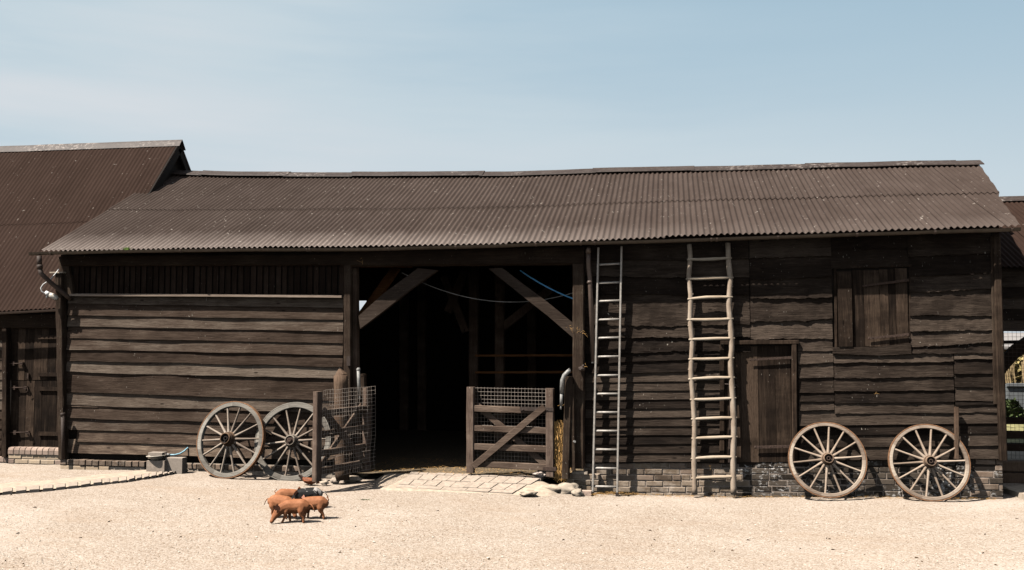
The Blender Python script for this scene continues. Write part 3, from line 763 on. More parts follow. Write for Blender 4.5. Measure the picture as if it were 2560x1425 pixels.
# ---- brick plinths
def bricks(mb, mbm, xa, xb, ztop, rows, yf, hb=.065, lb=.215, gap=.011, depth=.1, mi=lambda x, z: 0, wob=.006, header=False, stag=.5):
    for r_ in range(rows):
        x = xa - (lb + gap) * stag * (r_ % 2); 
        while x < xb:
            l = lb * random.uniform(.9, 1.06) if not header else lb
            if r_ % 3 == 2 and not header and random.random() < .5: l = lb * .48
            a, b = max(x, xa), min(x + l, xb)
            if b - a > .03:
                z1 = ztop((a + b) / 2) - r_ * (hb + gap); z0 = z1 - hb
                yy = yf + random.uniform(-wob, wob); mb.cur = random.random(); mb.mi = mi((a + b) / 2, r_); c = .006
                zt1 = z1 + random.uniform(-.003, .003)
                mb.add([(a, yy + c, z0), (b, yy + c, z0), (b, yy + depth, z0), (a, yy + depth, z0), (a, yy + c, zt1), (b, yy + c, zt1), (b, yy + depth, zt1), (a, yy + depth, zt1),
                        (a + c, yy, z0 + c), (b - c, yy, z0 + c + random.uniform(-.002, .002)), (b - c, yy, zt1 - c), (a + c, yy, zt1 - c)],
                       [(0, 3, 2, 1), (4, 5, 6, 7), (1, 2, 6, 5), (3, 0, 4, 7), (2, 3, 7, 6), (8, 9, 10, 11), (0, 1, 9, 8), (1, 5, 10, 9), (5, 4, 11, 10), (4, 0, 8, 11)])
            x += l + gap
PLZ = lambda x: interp([(P(1430, 1160).x, P(1430, 1160).z), (P(1850, 1157).x, P(1850, 1157).z), (P(2505, 1148).x, P(2505, 1148).z)], x)
xk0, xk1 = P(1850, 1190).x, P(2440, 1190).x
def pm(x, r_):
    if x > xk0 + random.uniform(-.1, .1) and (x < xk1): return 1
    if x >= xk1: return 2 if random.random() < .7 else 1
    return 2 if (r_ < 3 and random.random() < .45) else 0
mb = MB(); xa, xb = P(1462, 1190).x, P(2508, 1190).x
bricks(mb, None, xa, xb, PLZ, 7, .012, mi=pm)
mb.mi = 3
mb.hexa([(xa - .02, .02, -.6), (xb - .01, .02, -.6), (xb - .01, .14, -.6), (xa - .02, .14, -.6), (xa - .02, .02, PLZ(xa) - .004), (xb - .01, .02, PLZ(xb) - .004), (xb - .01, .14, PLZ(xb) - .004), (xa - .02, .14, PLZ(xa) - .004)])
mb.build('brick_plinth', [M['brick_pale'], M['brick_black'], M['brick_dark'], M['dmortar']], barn)
# wider pale foot of the plinth by the door post
mb = MB(); xa2 = P(1418, 1200).x; bricks(mb, None, xa2, P(1500, 1200).x, lambda x: P(1440, 1183).z, 4, -.07, mi=lambda x, z: 0); mb.mi = 1
mb.box((xa2 + .01, -.06, -.5), (P(1500, 1200).x - .01, .02, P(1440, 1183).z - .006)); mb.box((P(1432, 1180).x, -.09, P(1440, 1183).z), (P(1470, 1180).x, .0, P(1440, 1176).z))
mb.build('brick_footing', [M['brick_pale'], M['mortar']], barn)
mb = MB(); xa, xb = P(158, 1150).x, P(870, 1150).x
Zl = lambda x: P(160, 1147).z + (P(860, 1166).z - P(160, 1147).z) * (x - xa) / (xb - xa)
bricks(mb, None, xa, P(368, 1150).x, lambda x: Zl(x) - .0, 1, -.075, hb=.075, lb=.094, gap=.010, depth=.12, header=True, stag=0, wob=.008)
bricks(mb, None, P(425, 1150).x, xb, lambda x: Zl(x) - .02, 1, -.02, hb=.07, lb=.13, gap=.012, depth=.1, header=True, stag=0, mi=lambda x, z: 0)
mb.mi = 1; bricks(mb, None, xa, P(280, 1150).x, lambda x: Zl(x) - .088, 1, -.07, hb=.07, lb=.2, gap=.01, depth=.1, mi=lambda x, z: 1)
mb.mi = 2; mb.box((xa + .01, -.05, -.4), (P(366, 1150).x, .03, Zl(xa) - .09)); mb.box((xa + .01, -.005, -.4), (xb, .03, Zl(xb) - .004 + .0))
mb.build('brick_footing', [M['brick_dark'], M['brick_sand'], M['mortar']], barn)

# ---- rain pipes
mb = MB(); a = P(98, 640, -.33)
mb.tube([a, P(99, 664, -.33)], .034, 12); mb.tube([P(99, 662, -.33), P(100, 672, -.33)], .039, 12)
mb.tube([P(100, 672, -.33), P(103, 684, -.33), P(125, 705, -.25), P(165, 738, -.09), P(177, 748, -.05)], .032, 12)
mb.build('downpipe', M['iron'], barn)
mb = MB(); mb.tube([P(157, 1036, -.13), P(158, 1149, -.13)], .026, 12); mb.tube([P(157, 1032, -.13), P(157, 1040, -.13)], .032, 12); mb.build('downpipe', M['iron'], barn)
mb = MB(); mb.tube([P(1471, 618, -.2), P(1471, 634, -.16)], .028, 12); mb.tube([P(1471, 624, -.17), P(1471, 632, -.17)], .036, 12); mb.tube([P(1471, 632, -.16), P(1471, 655, -.14), P(1472, 673, -.12), P(1475, 700, -.11), P(1483, 904, -.11)], .03, 12)
mb.tube([P(1474, 702, -.11), P(1474, 709, -.11)], .036, 12)
mb.build('downpipe', M['pipe'], barn)
mb = MB(); mb.tube([P(1483, 903, -.11), P(1483, 908, -.11)], .024, 12); mb.build('pipe_end', M['galv'], barn)

# ================================================================ tall barn, left
tall = thing('tall_barn', 'taller barn at the left with steep brown corrugated roof and dark gable end', 'barn', (-12, 2.5, 0))
TE = .3; TR = 2.9
tz_e = [(P(a, b, TE).x, P(a, b, TE).z) for a, b in ((-400, 788), (0, 778), (150, 770))]
tz_r = [(P(a, b, TR).x, P(a, b, TR).z) for a, b in ((-300, 386), (0, 372), (449, 356))]
GX = P(452, 352, TR).x
def roof2(x, v):
    e = interp(tz_e, x) if x < tz_e[-1][0] else tz_e[-1][1]
    return TE + (TR - TE) * v, e + (si(tz_r, x, .2) - e) * v
mb = MB()
f_l = lambda v: -18.0
f_r = lambda v: GX
corr(mb, -18, GX + .02, 0, .5, roof2, 0, f_l, f_r, nv=4, spp=6, amp=.011); corr(mb, -18, GX + .02, .48, 1, roof2, .012, f_l, f_r, nv=4, spp=6, amp=.011)
r2 = mb.build('roof', M['roof2'], tall)
rzz = roof2(GX, 1)[1]; ez = roof2(GX, 0)[1]
mb = MB(); vs = []
for x in (-18, GX): vs += [(x, TR, rzz if x == GX else roof2(-18, 1)[1]), (x, 2 * TR - TE, ez), (x, 2 * TR - TE, ez - .04), (x, TR, (rzz if x == GX else roof2(-18, 1)[1]) - .06)]
mb.add(vs, [(0, 4, 5, 1), (1, 5, 6, 2), (4, 7, 6, 5), (3, 2, 6, 7), (0, 1, 2, 3)]); mb.build('back_roof', M['roof2'], tall)
mb = MB(); n = 60; vs = []
for k in range(n + 1):
    x = -18 + (GX + .03 + 18) * k / n; z = roof2(x, 1)[1] + .02 + .006 * N(x * 2, 3)
    for dy, dz in ((-.10, -.105), (-.03, -.005), (0, .03), (.03, -.005), (.13, -.14)): vs.append((x, TR + dy, z + dz))
mb.add(vs, [(k * 5 + j, k * 5 + 5 + j, k * 5 + 6 + j, k * 5 + 1 + j) for k in range(n) for j in range(4)]); mb.build('ridge_cap', M['ridge'], r2)
mb = MB(); gx_ = GX - .12; mb.add([(gx_, .5, 0), (gx_, 5.5, 0), (gx_, 5.5, ez), (gx_, TR, rzz - .1), (gx_, .5, ez)], [(0, 1, 2, 3, 4)])
mb.build('gable_wall', M['dark'], tall)
mb = MB(); mb.beam((GX - .02, TE + .1, ez + .05), (GX - .02, TR, rzz - .1), .16, .03, up=(1, 0, 0)); mb.beam((GX - .02, 2 * TR - TE, ez - .03), (GX - .02, TR, rzz - .1), .16, .03, up=(1, 0, 0)); mb.build('bargeboard', M['dark'], tall)
# front wall of the tall barn
YD = .5
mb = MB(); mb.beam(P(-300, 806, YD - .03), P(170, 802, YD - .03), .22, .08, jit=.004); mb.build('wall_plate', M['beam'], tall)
mb = MB()
xa, xb = -17, P(12, 900, YD).x
for i in range(13):
    a = 826 + 24.6 * i; z1, z0 = P(5, a, YD).z, P(5, a + 24.6, YD).z
    clap(mb, xa, xb, lambda x, z=z0: z, lambda x, z=z1: z, y0=YD, proud=.02, wav=.006)
mb.box((xa, YD + .015, -.3), (P(10, 900, YD).x, YD + .06, 2.4)); mb.build('front_wall', M['board'], tall)
mb = MB(); mb.box((P(8, 900, YD).x, YD + .03, P(80, 1117, YD).z), (P(200, 900, YD).x, YD + .06, 2.4)); mb.build('light_block_backing', M['dark'], tall)
post((P(15, 1142, YD - .06), P(16, 822, YD - .06)), .085, .10, M['vboard'], parent=tall, name='door_post')
d2 = MB(); planks(d2, [26, 45, 64, 85, 104, 121, 140, 160], (1117, 1117), (952, 952), YD, rag=.002, wob=.002); dl = d2.build('lower_door', M['vboard'], tall)
d2 = MB(); planks(d2, [24, 44, 63, 84, 103, 120, 140, 160], (950, 950), (820, 820), YD, rag=.002, wob=.002); du = d2.build('upper_door', M['vboard'], tall)
for (y_, par) in ((843, du), (936, du), (972, dl), (1084, dl)):
    mb = MB(); a, b = P(97, y_, YD - .015), P(155, y_, YD - .015); mb.box((a.x, YD - .028, a.z - .028), (b.x, YD - .003, a.z + .028)); mb.build('batten', M['vboard'], par)
for (y_, x0, x1, par) in ((909, 20, 58, du), (969, 22, 68, dl), (1081, 24, 72, dl)):
    mb = MB(); a, b = P(x0, y_, YD - .04), P(x1, y_, YD - .04); mb.tube([a, b], .009, 8); mb.box((a.x + .07, YD - .045, a.z - .03), (a.x + .11, YD - .004, a.z + .03)); mb.box((b.x - .06, YD - .045, a.z - .022), (b.x - .01, YD - .004, a.z + .022))
    if y_ > 950: mb.tube([b, P(x1 + 2, y_ + 8, YD - .05), P(x1 - 3, y_ + 12, YD - .05)], .005, 6)
    mb.build('bolt', M['rust'], par)
mb = MB(); q = P(69, 940, YD - .03); mb.box((q.x - .012, YD - .03, q.z - .04), (q.x + .012, YD - .004, q.z + .04)); mb.build('door_handle', M['rust'], du)
mb = MB(); xa, xb = P(22, 1130, YD - .08).x, P(166, 1130, YD - .08).x; x = xa
while x < xb - .05:      # rounded header course
    mb.cur = random.random(); mb.mi = 0; z0, z1 = P(80, 1136, YD - .1).z, P(80, 1119, YD - .1).z
    pr = [(YD - .1, z0), (YD - .1, z0 + .06), (YD - .085, z0 + .09), (YD - .06, z1), (YD + .05, z1 + .003), (YD + .05, z0)]
    vs = [(x, y, z) for y, z in pr] + [(x + .086, y, z) for y, z in pr]
    mb.add(vs, [tuple(range(6)), tuple(range(11, 5, -1))] + [(i, i + 6, (i + 1) % 6 + 6, (i + 1) % 6) for i in range(6)]); x += .098
bricks(mb, None, xa, xb, lambda x: P(80, 1137, YD - .08).z, 3, YD - .085, mi=lambda x, z: 1 if random.random() < .8 else 0, hb=.062)
mb.mi = 2; mb.box((xa, YD - .078, -.3), (xb, YD + .04, P(80, 1120, YD - .08).z - .008))
mb.build('doorstep', [M['brick_step'], M['brick_sand'], M['cement']], tall)
mb = MB(); bricks(mb, None, -16, P(21, 1150, YD - .05).x, lambda x: P(10, 1142, YD - .05).z, 1, YD - .05, hb=.08, lb=.094, gap=.01, header=True, stag=0); mb.mi = 1; mb.box((-16, YD - .02, -.3), (P(20, 1150, YD).x, YD + .04, P(10, 1143, YD).z)); mb.build('brick_footing', [M['brick_step'], M['mortar']], tall)
mb = MB(); mb.smooth = True; vs = []; n = 40; x1_ = P(146, 776, .24).x
for i in range(n + 1):
    x = -18 + (x1_ + 18) * i / n; z = P(0, 784, .24).z + (x - P(0, 784, .24).x) * (P(146, 776.5, .24).z - P(0, 784, .24).z) / (x1_ - P(0, 784, .24).x)
    vs += [(x, .24 + .034 * math.cos(math.pi + math.pi * k / 8), z + .02 + .034 * math.sin(math.pi + math.pi * k / 8)) for k in range(9)]
mb.add(vs, [(i * 9 + j, i * 9 + 9 + j, i * 9 + 10 + j, i * 9 + 1 + j) for i in range(n) for j in range(8)]); mb.build('gutter', M['pipe'], tall)

# ================================================================ building behind, right
rbn = thing('open_sided_shed', 'brown roofed shed behind the right corner with a curved brace and open side', 'shed', (8, 4, 0))
SE, SR = 1.9, 5.0
se = [(P(a, b, SE).x, P(a, b, SE).z) for a, b in ((2505, 668), (2700, 662))]; sr_ = [(P(a, b, SR).x, P(a, b, SR).z) for a, b in ((2480, 500), (2700, 498))]
X5 = P(2486, 700, SE).x
def roof3(x, v):
    e = se[0][1]; r_ = sr_[0][1]; return SE + (SR - SE) * v, e + (r_ - e) * v
mb = MB(); corr(mb, 4.0, 13, 0, 1, roof3, 0, lambda v: 4.0, lambda v: 13.0, nv=4, spp=6, amp=.011); r3 = mb.build('roof', M['roof2'], rbn)
mb = MB(); z = roof3(5, 1)[1] + .03; x0 = 4.0
mb.add([(x, SR + dy, z + dz) for x in (x0, 13) for dy, dz in ((-.18, -.08), (-.03, .005), (0, .03), (.03, .005), (.18, -.08))], [(j, j + 5, j + 6, j + 1) for j in range(4)]); mb.build('ridge_cap', M['ridge'], r3)
mb = MB(); mb.add([(x, y, zz) for x in (4.0, 13) for y, zz in ((SR, roof3(5, 1)[1]), (SR + .35, roof3(5, 1)[1] - .22))], [(0, 2, 3, 1)]); mb.build('back_roof', M['roof2'], rbn)
mb = MB(); SW = 2.1; za, zb = P(2530, 672, SW).z + .05, P(2530, 828, SW).z
for i in range(6):
    h_ = (za - zb) / 6; clap(mb, 4.3, 12, lambda x, z=zb + h_ * i: z, lambda x, z=zb + h_ * (i + 1): z, y0=SW, proud=.02, wav=.006)
mb.box((4.3, SW + .02, zb), (12, SW + .06, za)); mb.build('upper_wall', M['rough'], rbn)
mb = MB(); mb.beam(P(2480, 856, SW), P(2700, 852, SW), .05, .06); mb.build('crossbar', M['dark'], rbn)
mb = MB(); ps = [P(2496, 925, SW - .1), P(2512, 905, SW - .1), P(2538, 877, SW - .1), P(2575, 852, SW - .1), (P(2640, 828, SW - .1))]
for a, b in zip(ps, ps[1:]): mb.beam(a, b, .17, .12, jit=.004)
mb.build('brace', M['beam'], rbn)
for qa, qb in ((P(2640, 1160, SW), P(2636, 800, SW)), ((11.8, SW, 0), (11.8, SW, za)), ((11.8, SR - .1, 0), (11.8, SR - .1, za + 1)), ((4.6, SR - .1, 0), (4.6, SR - .1, za + 1))):
    mb = MB(); mb.beam(qa, qb, .16, .16, jit=.006); mb.build('post', M['beam'], rbn)
# timber sleepers under the rails
mb = MB()
for (y0_, y1_) in ((1152, 1180), (1181, 1210)):
    mb.cur = random.random(); a, b = P(2490, y0_, 1.4), P(2490, y1_, 1.4); mb.beam((P(2470, 1170, 1.4).x, 1.5, (a.z + b.z) / 2), (8.5, 1.5, (a.z + b.z) / 2), abs(a.z - b.z) - .006, .2, jit=.006)
o = mb.build('sleeper_wall', M['logpost']); tag(o, 'low wall of two weathered timber sleepers beyond the barn corner', 'sleeper wall')
fence = thing('rail_fence', 'dark horizontal rail fence in the gap right of the barn', 'fence', (6, 1.5, 0))
for (y_, h_) in ((1051, 17), (1086, 19), (1118, 17)):
    mb = MB(); mb.beam(P(2470, y_, 1.6), P(2800, y_ + 3, 1.6), h_ / 175., .05, jit=.004); mb.build('rail', M['beam'], fence)
for qa, qb in ((P(2492, 1160, 1.66), P(2492, 900, 1.66)), (P(2720, 1160, 1.66), P(2720, 1000, 1.66))):
    mb = MB(); mb.beam(qa, qb, .1, .09); mb.build('post', M['beam'], fence)
# netting
mb = MB(); a, b = P(2496, 800, 1.8), P(2660, 1150, 1.8)
x = a.x
while x < b.x: mb.tube([(x, 1.8, b.z), (x + .01, 1.8, a.z)], .0022, 4, False); x += .055
z = b.z
while z < a.z: mb.tube([(a.x, 1.8, z), (b.x, 1.8, z)], .0022, 4, False); z += .055
o = mb.build('wire_netting', M['iron']); tag(o, 'dark wire netting stretched across the gap right of the barn', 'netting')
# kerb stone
mb = MB(); c = G(2556, 1240); a = G(2500, 1232); b = G(2552, 1262)
mb.hexa([(a.x, a.y - .0, -.3), (b.x + .2, b.y, -.3), (b.x + 1.6, b.y + .6, -.3), (a.x + 1.6, a.y + .9, -.3), (a.x + .02, a.y + .02, -.02), (b.x + .2, b.y + .03, -.02), (b.x + 1.6, b.y + .6, .02), (a.x + 1.6, a.y + .9, .02)])
o = mb.build('kerb_stone', M['cement']); tag(o, 'pale kerb stone at the barn corner, right edge of the yard', 'kerb')
# beyond the gap
mb = MB(); mb.add([(4.2, 6.2, -.02), (60, 6.2, -.02), (60, 120, 1.2), (4.2, 120, 1.2)], [(0, 1, 2, 3)]); M['grass'] = plain('rough_grass', (.24, .22, .10), 1, 0, .5, 6, .6); o = mb.build('field', M['grass']); o['kind'] = 'structure'
def plantm(name, c, n, rx, rz, label, cat, mat, lsz=.05, group=None, stalks=0):
    root = thing(name, label, cat, (c.x, c.y, c.z), group=group); m_ = MB()
    for _ in range(n):
        a = random.random() * 6.28; h = random.random() ** .8; r_ = rx * (1 - .6 * h) * random.random() ** .6
        p = Vector((c.x + r_ * math.cos(a), c.y + r_ * math.sin(a), c.z + rz * h)); l = lsz * random.uniform(.5, 1.3)
        d = Vector((random.gauss(0, 1), random.gauss(0, 1), random.gauss(0, .5))).normalized() * l; w = d.cross(Vector((random.random(), random.random(), 1))).normalized() * l * .35
        m_.cur = random.random(); m_.add([p - d, p + w, p + d, p - w], [(0, 1, 2, 3)])
    m_.build('foliage', mat, root)
    for k in range(max(3, stalks)):
        m_ = MB(); a = random.random() * 6.28; q = Vector((c.x + rx * .3 * math.cos(a), c.y + rx * .3 * math.sin(a), c.z)); m_.tube([q, q + Vector((.05 * math.cos(a), 0, rz * random.uniform(.7, 1)))], .007, 5); m_.build('stem', M['moss'], root)
    return root
plantm('garden_plant', Vector((P(2514, 1000, 10.6).x, 10.6, .1)), 900, .5, P(2512, 1000, 10.6).z - .1, 'leafy green plant nearest the barn corner behind the rails', 'plant', M['leaf'], .1, 'green plants behind the rail fence')
plantm('garden_plant', Vector((P(2552, 1030, 11).x, 11, .1)), 900, .55, P(2552, 1035, 11).z - .1, 'low bushy green plant behind the rails, at the right edge', 'plant', M['leaf'], .1, 'green plants behind the rail fence')
mb = MB()
for _ in range(60):
    x = P(2490, 1000, 12).x + random.random() * 3.0; mb.tube([(x, 12 + random.random() * .6, 0), (x + random.uniform(-.2, .2), 12.2, P(2530, random.uniform(880, 960), 12).z)], .018, 5)
M["drystalk"] = plain("dry_stalks_brown", (.20, .145, .075), .9, 0, .3, 10, 0); o = mb.build('dry_stalks', M['drystalk']); tag(o, 'tangle of dry bean stalks behind the netting', 'dry stalks'); o['kind'] = 'stuff'
mb = MB(); a, b = P(2518, 962, 11.6), P(2580, 1022, 11.6); mb.box((a.x, 11.6, 0), (b.x, 12.1, a.z)); mb.beam((a.x - .02, 11.58, a.z), (b.x + .02, 11.58, a.z), .08, .08)
M['bin'] = plain('grey_blue_tub', (.14, .15, .155), .7, 0, .2, 10, 0); o = mb.build('water_trough', M['bin']); tag(o, 'grey water trough standing among plants behind the netting', 'trough')
plantm('hedge', Vector((P(2540, 930, 16).x, 16, .1)), 3800, 3.6, P(2540, 895, 16).z - .1, 'rough yellow green hedge beyond the netting', 'hedge', plain('yellow_green_leaves', (.34, .27, .11), .8, 0, .4, 3, 0), .16)
mb = MB(); a, b = P(2440, 870, 24), P(2700, 905, 24); mb.box((a.x, 24, -.1), (b.x, 25, a.z)); mb.beam((a.x, 23.95, b.z), (b.x, 23.95, b.z), .08, .05)
far = thing('far_shed', 'distant shed with ochre wall and pale roof seen through the gap', 'shed', (a.x + 1, 24.5, 0)); mb.build('wall', M['ochre'], far)
mb = MB(); c, d = P(2440, 832, 28), P(2700, 866, 23.5); mb.add([(a.x - .3, 23.5, d.z), (b.x, 23.5, d.z), (b.x, 28, c.z), (a.x - .3, 28, c.z), (a.x - .3, 23.5, d.z - .1), (b.x, 23.5, d.z - .1)], [(0, 1, 2, 3), (4, 5, 1, 0)]); mb.build('roof', M['tin'], far)
# ================================================================ cart wheels
def make_wheel(D, rim_w, rim_t, mats, hub_r=.085, hub_l=.26, n=14, hollow=True, a0=.0):
    """wheel in local coordinates: axle along -Y (front), centre at the origin"""
    rim, spoke, hubm, tyrem = mats
    root = thing('cart_wheel', '', 'wheel'); Rr = D / 2
    MY = Matrix.Rotation(R(90), 4, 'X')          # lathe Z -> -Y
    m = MB(); ri = Rr - rim_w; h = rim_t / 2; b = .006
    prof = [(ri, -h + b), (ri + b, -h), (Rr - b - .012, -h), (Rr - .012, -h + .004), (Rr - .012, h - .004), (Rr - b - .012, h), (ri + b, h), (ri, h - b), (ri, -h + b)]
    m.lathe(prof, MY, 84, False)
    nf = 7; m.t = [((int(i % 84 / 84 * nf) * 37) % 7) / 7 for i in range(len(m.f))]
    m.build('rim', rim, root, local=True)
    m = MB(); m.lathe([(Rr - .012, -h - .001), (Rr, -h - .001), (Rr, h + .001), (Rr - .012, h + .001)], MY, 84, False); m.build('tyre', tyrem, root, local=True)
    m = MB(); hl = hub_l
    prof = [(hub_r * .62, hl * .56), (hub_r * .72, hl * .57), (hub_r * .74, hl * .5), (hub_r * .80, hl * .40), (hub_r * .84, hl * .34), (hub_r * 1.0, hl * .17), (hub_r * 1.05, hl * .05), (hub_r * 1.0, -hl * .15), (hub_r * .85, -hl * .3), (hub_r * .7, -hl * .43), (0, -hl * .43)]
    m.lathe(prof, MY, 28)
    hub = m.build('hub', hubm, root, local=True)
    m = MB(); m.lathe([(hub_r * .82, hl * .41), (hub_r * .86, hl * .41), (hub_r * .88, hl * .36), (hub_r * .84, hl * .36)], MY, 28); m.lathe([(hub_r * 1.03, hl * .14), (hub_r * 1.07, hl * .13), (hub_r * 1.09, hl * .07), (hub_r * 1.05, hl * .06)], MY, 28)
    m.build('hub_band', M['rust'], hub, local=True)
    m = MB()
    if hollow: m.lathe([(hub_r * .63, hl * .56), (hub_r * .55, hl * .40), (hub_r * .3, hl * .38), (hub_r * .3, hl * .50), (hub_r * .18, hl * .50), (hub_r * .16, hl * .2), (0, hl * .2)], MY, 20)
    else: m.lathe([(hub_r * .63, hl * .56), (hub_r * .6, hl * .52), (hub_r * .36, hl * .5), (hub_r * .34, hl * .62), (hub_r * .2, hl * .63), (0, hl * .6)], MY, 20)
    m.build('axle_box', M['rust'] if hollow != 2 else M['hubin'], hub, local=True)
    m = MB()
    for i in range(n):
        a = a0 + 2 * math.pi * i / n; m.cur = random.random(); d = Vector((math.cos(a), 0, math.sin(a))); s = Vector((-math.sin(a), 0, math.cos(a)))
        pts = [(hub_r * .95, .021, .026), (hub_r * .95 + .05, .017, .022), (Rr * .6, .0125, .017), (ri - .03, .0125, .016), (ri + .004, .014, .017)]
        vs = []; k = 8
        for r_, w, t in pts:
            for j in range(k):
                q = 2 * math.pi * (j + .5) / k; yy = -.03 * (1 - (r_ - hub_r) / (ri - hub_r))
                vs.append(d * r_ + s * (w * math.cos(q)) + Vector((0, yy + t * math.sin(q), 0)))
        m.smooth = True; m.add(vs, [(p * k + j, p * k + (j + 1) % k, (p + 1) * k + (j + 1) % k, (p + 1) * k + j) for p in range(len(pts) - 1) for j in range(k)])
    m.build('spokes', spoke, root, local=True)
    return root
def place_wheel(o, cx, cy, Y, lean, yaw, spin, label, group):
    c = P(cx, cy, Y); o.location = c
    o.rotation_mode = 'XYZ'
    mt = Matrix.Rotation(yaw, 3, 'Z') @ Matrix.Rotation(-lean, 3, 'X') @ Matrix.Rotation(spin, 3, 'Y')
    o.rotation_euler = mt.to_euler('XYZ'); o['label'] = label; o['group'] = group; return o
tan = (M['tanwheel'], M['tanspoke'], M['hubwood'] if 'hubwood' in M else M['pole'], M['tyre'])
M['hubtan'] = wood('brown_hub_wood', (.13, .085, .055), (.26, .18, .125), (.40, .29, .21), 'x', 0, .6)
M['hubgrey'] = wood('grey_hub_wood', (.14, .115, .09), (.27, .235, .19), (.40, .36, .31), 'x', 0, .6)
M['hubrust'] = wood('rotten_hub_wood', (.06, .035, .02), (.15, .095, .06), (.26, .18, .12), 'x', 0, .9)
GW = 'cart wheels leaning on the barn front'
w1 = make_wheel(.935, .054, .046, (M['tanwheel'], M['tanspoke'], M['hubtan'], M['tyre']), .082, .24, a0=.11)
place_wheel(w1, 2068, 1149, -.17, R(15), 0, 0, 'bare tan cart wheel leaning on the black brickwork beside the small plank door', GW)
w2 = copy_tree(w1); place_wheel(w2, 2322, 1156, -.17, R(15), R(-1), .04, 'bare tan cart wheel with a narrow upright stick behind its rim, near the barn corner', GW)
w3 = make_wheel(1.055, .072, .06, (M['greywheel'], M['greyspoke'], M['hubrust'], M['tyre']), .105, .26, a0=.2, hollow=2)
place_wheel(w3, 577, 1099, -.30, R(13), R(-8), R(8), 'blue-grey cart wheel with a rotten rusty hub, standing in front of its neighbour', GW)
w4 = make_wheel(1.085, .076, .06, (M['greywheel'], M['greyspoke'], M['hubgrey'], M['greywheel']), .095, .25, a0=.1, hollow=False)
place_wheel(w4, 733, 1104, -.175, R(14), R(2), R(0), 'blue-grey cart wheel with a sound grey hub, partly hidden behind the open gate', GW)

# ================================================================ ladders
def rail_pts(a, b, Ya, Yb, n): return [P(a[0] + (b[0] - a[0]) * i / n, a[1] + (b[1] - a[1]) * i / n, Ya + (Yb - Ya) * i / n) for i in range(n + 1)]
g = P(1513, 1236, -.14); lad = thing('metal_ladder', 'narrow dull aluminium ladder standing against the barn beside the downpipe', 'ladder', (g.x, -.14, g.z))
def mrail(a, b):
    m = MB(); A, B = P(*a, -.085), P(*b, -.15); m.beam(A, B, .024, .06, ch=.15)
    return m.build('rail', M['alu'], lad), A, B
_, la, lb2 = mrail((1496, 619), (1482, 1236)); _, ra, rb2 = mrail((1554, 616), (1543, 1238))
for y in (662, 709, 755, 802, 848, 895, 942, 988, 1034, 1080, 1126, 1172, 1217):
    t = (y - 618) / 619.; m = MB(); m.tube([la.lerp(lb2, t), ra.lerp(rb2, t)], .0145, 8); m.build('rung', M['alu'], lad)
for q in (lb2, rb2):
    m = MB(); m.box((q.x - .018, q.y - .045, q.z - .012), (q.x + .018, q.y + .04, q.z + .04)); m.build('foot', M['iron'], lad)
g = P(1790, 1236, -.1); lad = thing('pole_ladder', 'rustic ladder of pale bare poles standing against the barn beside the door', 'ladder', (g.x, -.1, g.z))
lp = [(1723, 611), (1726, 640), (1722, 690), (1727, 740), (1725, 800), (1731, 860), (1727, 930), (1733, 1000), (1737, 1070), (1735, 1140), (1737, 1236)]
rp = [(1820, 607), (1821, 650), (1826, 700), (1822, 760), (1827, 820), (1830, 870), (1826, 900), (1831, 980), (1834, 1040), (1835, 1080), (1833, 1140), (1834, 1236)]
def wob(pts, r0):
    out = []; rs = []
    for i in range(41):
        y = pts[0][1] + (pts[-1][1] - pts[0][1]) * i / 40; x = interp([(b, a) for a, b in pts], y)
        Y = -.09 - .04 * i / 40
        out.append(P(x, y, Y)); rs.append(r0 * (1 + .14 * i / 40 + .09 * N(i * .5, r0 * 900)))
    return out, rs
for pts, r0 in ((lp, .030), (rp, .033)):
    a, rs = wob(pts, r0); m = MB(); m.tube(a, rs, 12)
    for k in (6, 13, 22, 29, 35):
        kk = k + random.randint(-2, 2); m.blob(a[kk] + Vector((random.choice((-1, 1)) * rs[kk] * .75, -.008, 0)), .013, 2, .3)
    m.build('rail', M['pole'], lad)
for i, (yl_, yr_) in enumerate([(647, 643), (696, 692), (746, 741), (797, 795), (847, 844), (896, 893), (946, 942), (997, 993), (1046, 1042), (1094, 1090), (1145, 1141), (1194, 1190)]):
    xl2 = interp([(b, a) for a, b in lp], yl_) - 8; xr2 = interp([(b, a) for a, b in rp], yr_) + 9; Y = -.1 - .03 * i / 12
    A, B = P(xl2, yl_ + 2, Y - .012), P(xr2, yr_ + 2, Y - .012); m = MB(); b_ = random.uniform(-.008, .012); n = 12; pts = []; rs = []
    for k in range(n + 1):
        u = k / n; q = A.lerp(B, u); q.z += b_ * math.sin(math.pi * u) + .003 * N(u * 4, i); pts.append(q)
        rs.append(.0105 if u < .08 or u > .92 else (.0165 + .007 * math.sin(math.pi * u)) * (1 + .12 * N(u * 6, i * 3)))
    m.tube(pts, rs, 10); m.build('rung', M['rung'], lad)

